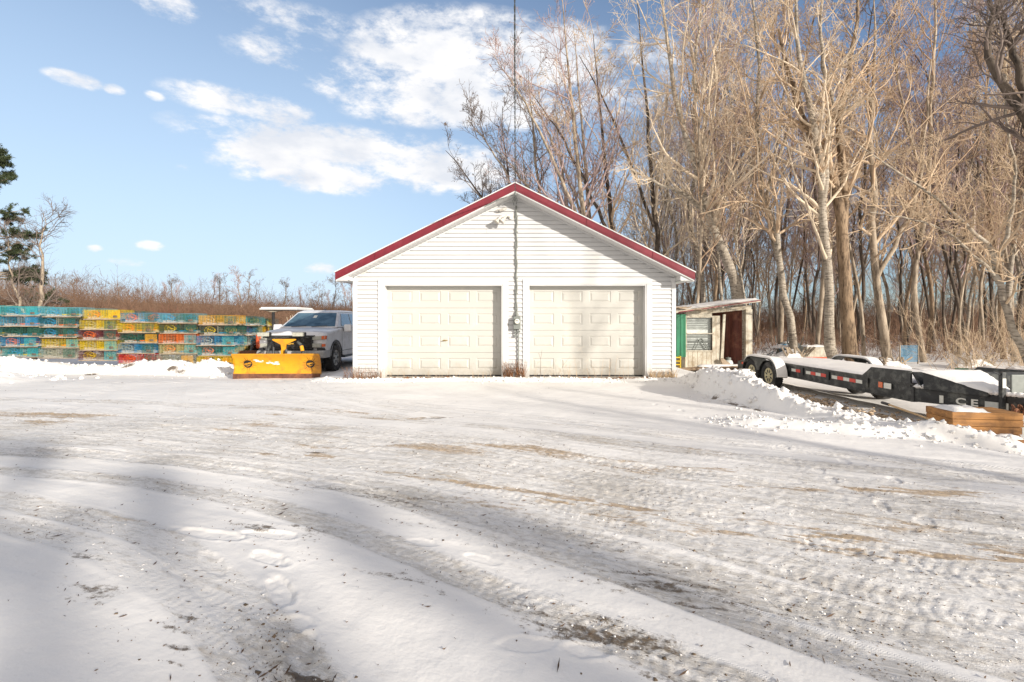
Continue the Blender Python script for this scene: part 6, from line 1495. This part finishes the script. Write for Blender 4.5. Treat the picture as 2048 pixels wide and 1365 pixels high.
# trees behind the viewpoint: they throw the long shadows seen on the snow
SUNAZ = math.radians(136.5); SUNEL = math.radians(16)
sdir = Vector((math.sin(SUNAZ)*math.cos(SUNEL), math.cos(SUNAZ)*math.cos(SUNEL), math.sin(SUNEL)))   # towards the sun
def shadow_base(px, py, s, zz=0):   # base of a trunk whose shadow line passes through this ground point
    Y = F*CAM/(py-HOR); X = (px-1024)/F*Y; h = Vector((sdir.x,sdir.y)).normalized(); return X+h.x*s, Y+h.y*s
sparse = [bare_tree(300+q, [([(0,0,-.2),(.1,.1,4),(-.1,.2,8),(.3,0,12),(.2,0,15)],[.24,.2,.15,.09,.03])], n1=13, t0=.25, ang1=.8, len1=.3, n2=5, n3=4, n4=0, sides=10) for q in range(2)]
for i, (px_, py_, s_, k, sc_) in enumerate(((1560,885,19,0,.46),(1330,812,24,1,.52),(1850,925,24,1,.50),(1730,812,26,0,.85))):
    x, y = shadow_base(px_, py_, s_)
    t = plant_tree('bare_tree', 'bare tree behind the viewpoint that shades the yard', 'tree', sparse[k], (x,y,-.1), M['bark_grey'], M['twig_tan'], i*1.3, sc_, 'trees behind the viewpoint')
    t.scale = (sc_*(1.9 if i < 3 else .9),)*2+(sc_,)
ev2 = evergreen(8, 8.6, .2, 1.8, .15, 46, dense=.8)
for i, (px_, py_, s_) in enumerate(((10,945,28.3),(420,1000,28.2),(760,1120,28.0),(1250,1220,28.0))):
    x, y = shadow_base(px_, py_, s_)
    plant_tree('evergreen_tree', 'evergreen behind the viewpoint that shades the near snow', 'tree', ev2, (x,y,-.1), M['bark_grey'], M['needles'], i*1.9, 1, 'evergreens behind the viewpoint')

# distant hill
hx = np.linspace(-900,900,120); hy = np.linspace(300,700,14); HX, HY = np.meshgrid(hx,hy)
Hh = 15*sst(150,-420,HX)*sst(300,420,HY)*(.75+.4*fbm(HX*.006,HY*.006,3,3))+5*sst(300,380,HY)*(HX<150)
Hh[0] = -4; V = np.stack([HX,HY,Hh-1.0],-1).reshape(-1,3); nr, nc = HX.shape; i = np.arange((nr-1)*nc).reshape(nr-1,nc)[:,:-1].ravel()
o = link('hills', np_mesh('hills', V, np.stack([i,i+1,i+nc+1,i+nc],-1), True), M['hill']); props(o, kind='structure')

# ------------------------------------------------------------------ SKY AND SUN
w = bpy.data.worlds.new('World'); sc.world = w; w.use_nodes = True; nt = w.node_tree; bg = nt.nodes['Background']
sky = N(nt, 'ShaderNodeTexSky', sky_type='NISHITA'); sky.sun_disc = False; sky.sun_elevation = SUNEL; sky.sun_rotation = SUNAZ; sky.air_density = 1.0; sky.dust_density = .6; sky.ozone_density = 1.6
tc = N(nt, 'ShaderNodeTexCoord'); sp_ = N(nt, 'ShaderNodeSeparateXYZ'); nt.links.new(tc.outputs['Generated'], sp_.inputs[0])
def mth(op, a, b=None, c=None, clamp=False):
    n = N(nt, 'ShaderNodeMath', operation=op); n.use_clamp = clamp
    for i, v in enumerate((a,b,c)):
        if v is None: continue
        if isinstance(v,(int,float)): n.inputs[i].default_value = v
        else: nt.links.new(v, n.inputs[i])
    return n.outputs[0]
az = mth('ARCTAN2', sp_.outputs[0], sp_.outputs[1]); el = mth('ARCSINE', sp_.outputs[2])
# warp for ragged edges
nz = N(nt, 'ShaderNodeTexNoise'); nz.inputs['Scale'].default_value = 6.5; nz.inputs['Detail'].default_value = 9; nz.inputs['Roughness'].default_value = .68
mp = N(nt, 'ShaderNodeMapping'); mp.inputs['Scale'].default_value = (1,1,2.2); nt.links.new(tc.outputs['Generated'], mp.inputs[0]); nt.links.new(mp.outputs[0], nz.inputs['Vector'])
field = None
def ang_of(px, py):
    a = math.atan((px-1024)/F); e = math.atan((HOR-py)/F*math.cos(a)); return a, e
for (px_, py_, rx, ry, amp) in ((930,120,260,120,1.1),(800,185,190,80,1),(1090,120,180,90,1),(1000,215,260,55,.9),(700,305,330,60,.95),(640,345,220,50,.9),(470,205,150,38,.72),(560,225,90,35,.8),(330,5,80,45,.9),(150,160,70,20,.8),(228,180,28,14,.7),
                              (310,192,25,12,.55),(640,540,45,18,.65),(300,492,34,13,.65),(190,497,20,9,.5),(365,335,28,12,.5),(880,340,200,60,.8),(1250,160,200,120,.5),(560,100,120,60,.45),(600,40,160,40,.4),(250,525,60,10,.4),(1700,480,300,90,.25)):
    a0, e0 = ang_of(px_, py_); a1, _ = ang_of(px_+rx, py_); _, e1 = ang_of(px_, py_-ry)
    da = mth('DIVIDE', mth('SUBTRACT', az, a0), abs(a1-a0)); de = mth('DIVIDE', mth('SUBTRACT', el, e0), abs(e1-e0))
    r2 = mth('ADD', mth('MULTIPLY', da, da), mth('MULTIPLY', de, de)); g_ = mth('MULTIPLY', mth('SUBTRACT', 1.0, r2, clamp=True), amp)
    field = g_ if field is None else mth('MAXIMUM', field, g_)
nz3 = N(nt, 'ShaderNodeTexNoise'); nz3.inputs['Scale'].default_value = 22; nz3.inputs['Detail'].default_value = 8; nz3.inputs['Roughness'].default_value = .65; nt.links.new(mp.outputs[0], nz3.inputs['Vector'])
den = mth('ADD', mth('ADD', field, mth('MULTIPLY', mth('SUBTRACT', nz.outputs[0], .5), 3.6)), mth('MULTIPLY', mth('SUBTRACT', nz3.outputs[0], .5), 1.5))
mr = N(nt, 'ShaderNodeMapRange', interpolation_type='SMOOTHSTEP'); mr.inputs[1].default_value = -.02; mr.inputs[2].default_value = .92; nt.links.new(den, mr.inputs[0])
cov = mth('MULTIPLY', mr.outputs[0], mth('MULTIPLY', field, 3.0, clamp=True), clamp=True)
nz2 = N(nt, 'ShaderNodeTexNoise'); nz2.inputs['Scale'].default_value = 11; nz2.inputs['Detail'].default_value = 6; nt.links.new(mp.outputs[0], nz2.inputs['Vector'])
ccol = ramp(nt, nz2.outputs[0], [(.35, (6.6,6.9,7.5)), (.62, (8.8,8.7,8.7))]).outputs[0]
# haze near the horizon and towards the left of the sky
hz = mth('MULTIPLY', mth('SUBTRACT', 1.0, mth('MULTIPLY', el, 1.25), clamp=True), mth('MULTIPLY_ADD', az, -.7, .74, clamp=True), clamp=True)
mul_ = N(nt, 'ShaderNodeMix', data_type='RGBA', blend_type='MULTIPLY'); mul_.inputs[0].default_value = 1; nt.links.new(sky.outputs[0], mul_.inputs[6]); mul_.inputs[7].default_value = (.80,1.0,1.28,1)
tint = mixc(nt, hz, mul_.outputs[2], (5.9,7.4,8.8))
# unseen cloud added to the sky behind the viewpoint as neutral fill light
back_fill = mth('MULTIPLY', mth('MULTIPLY_ADD', sp_.outputs[1], -3, .45, clamp=True), mth('MULTIPLY_ADD', nz.outputs[0], 2.0, .1, clamp=True), clamp=True)
tint = mixc(nt, back_fill, tint, (7.3,6.8,6.4))
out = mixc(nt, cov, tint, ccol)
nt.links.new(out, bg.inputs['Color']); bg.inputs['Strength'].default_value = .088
sun = bpy.data.lights.new('sun','SUN'); sun.energy = 4.5; sun.angle = math.radians(.55); sun.color = (1,.93,.83)
so = bpy.data.objects.new('sun', sun); COL.objects.link(so); so.rotation_euler = sdir.to_track_quat('Z','Y').to_euler()

# ------------------------------------------------------------------ CAMERA
cam = bpy.data.cameras.new('camera'); co = bpy.data.objects.new('camera', cam); COL.objects.link(co); sc.camera = co
co.location = (0,0,CAM); co.rotation_euler = (PI/2,0,0); cam.sensor_width = 36; cam.lens = F/2048*36; cam.shift_y = -(682.5-HOR)/2048; cam.clip_end = 6000; cam.clip_start = .05
sc.view_settings.view_transform = 'Standard'; sc.view_settings.look = 'None'; sc.view_settings.gamma = 1; sc.view_settings.exposure = .47
sc.render.engine = 'CYCLES'; sc.cycles.max_bounces = 5; sc.cycles.diffuse_bounces = 3
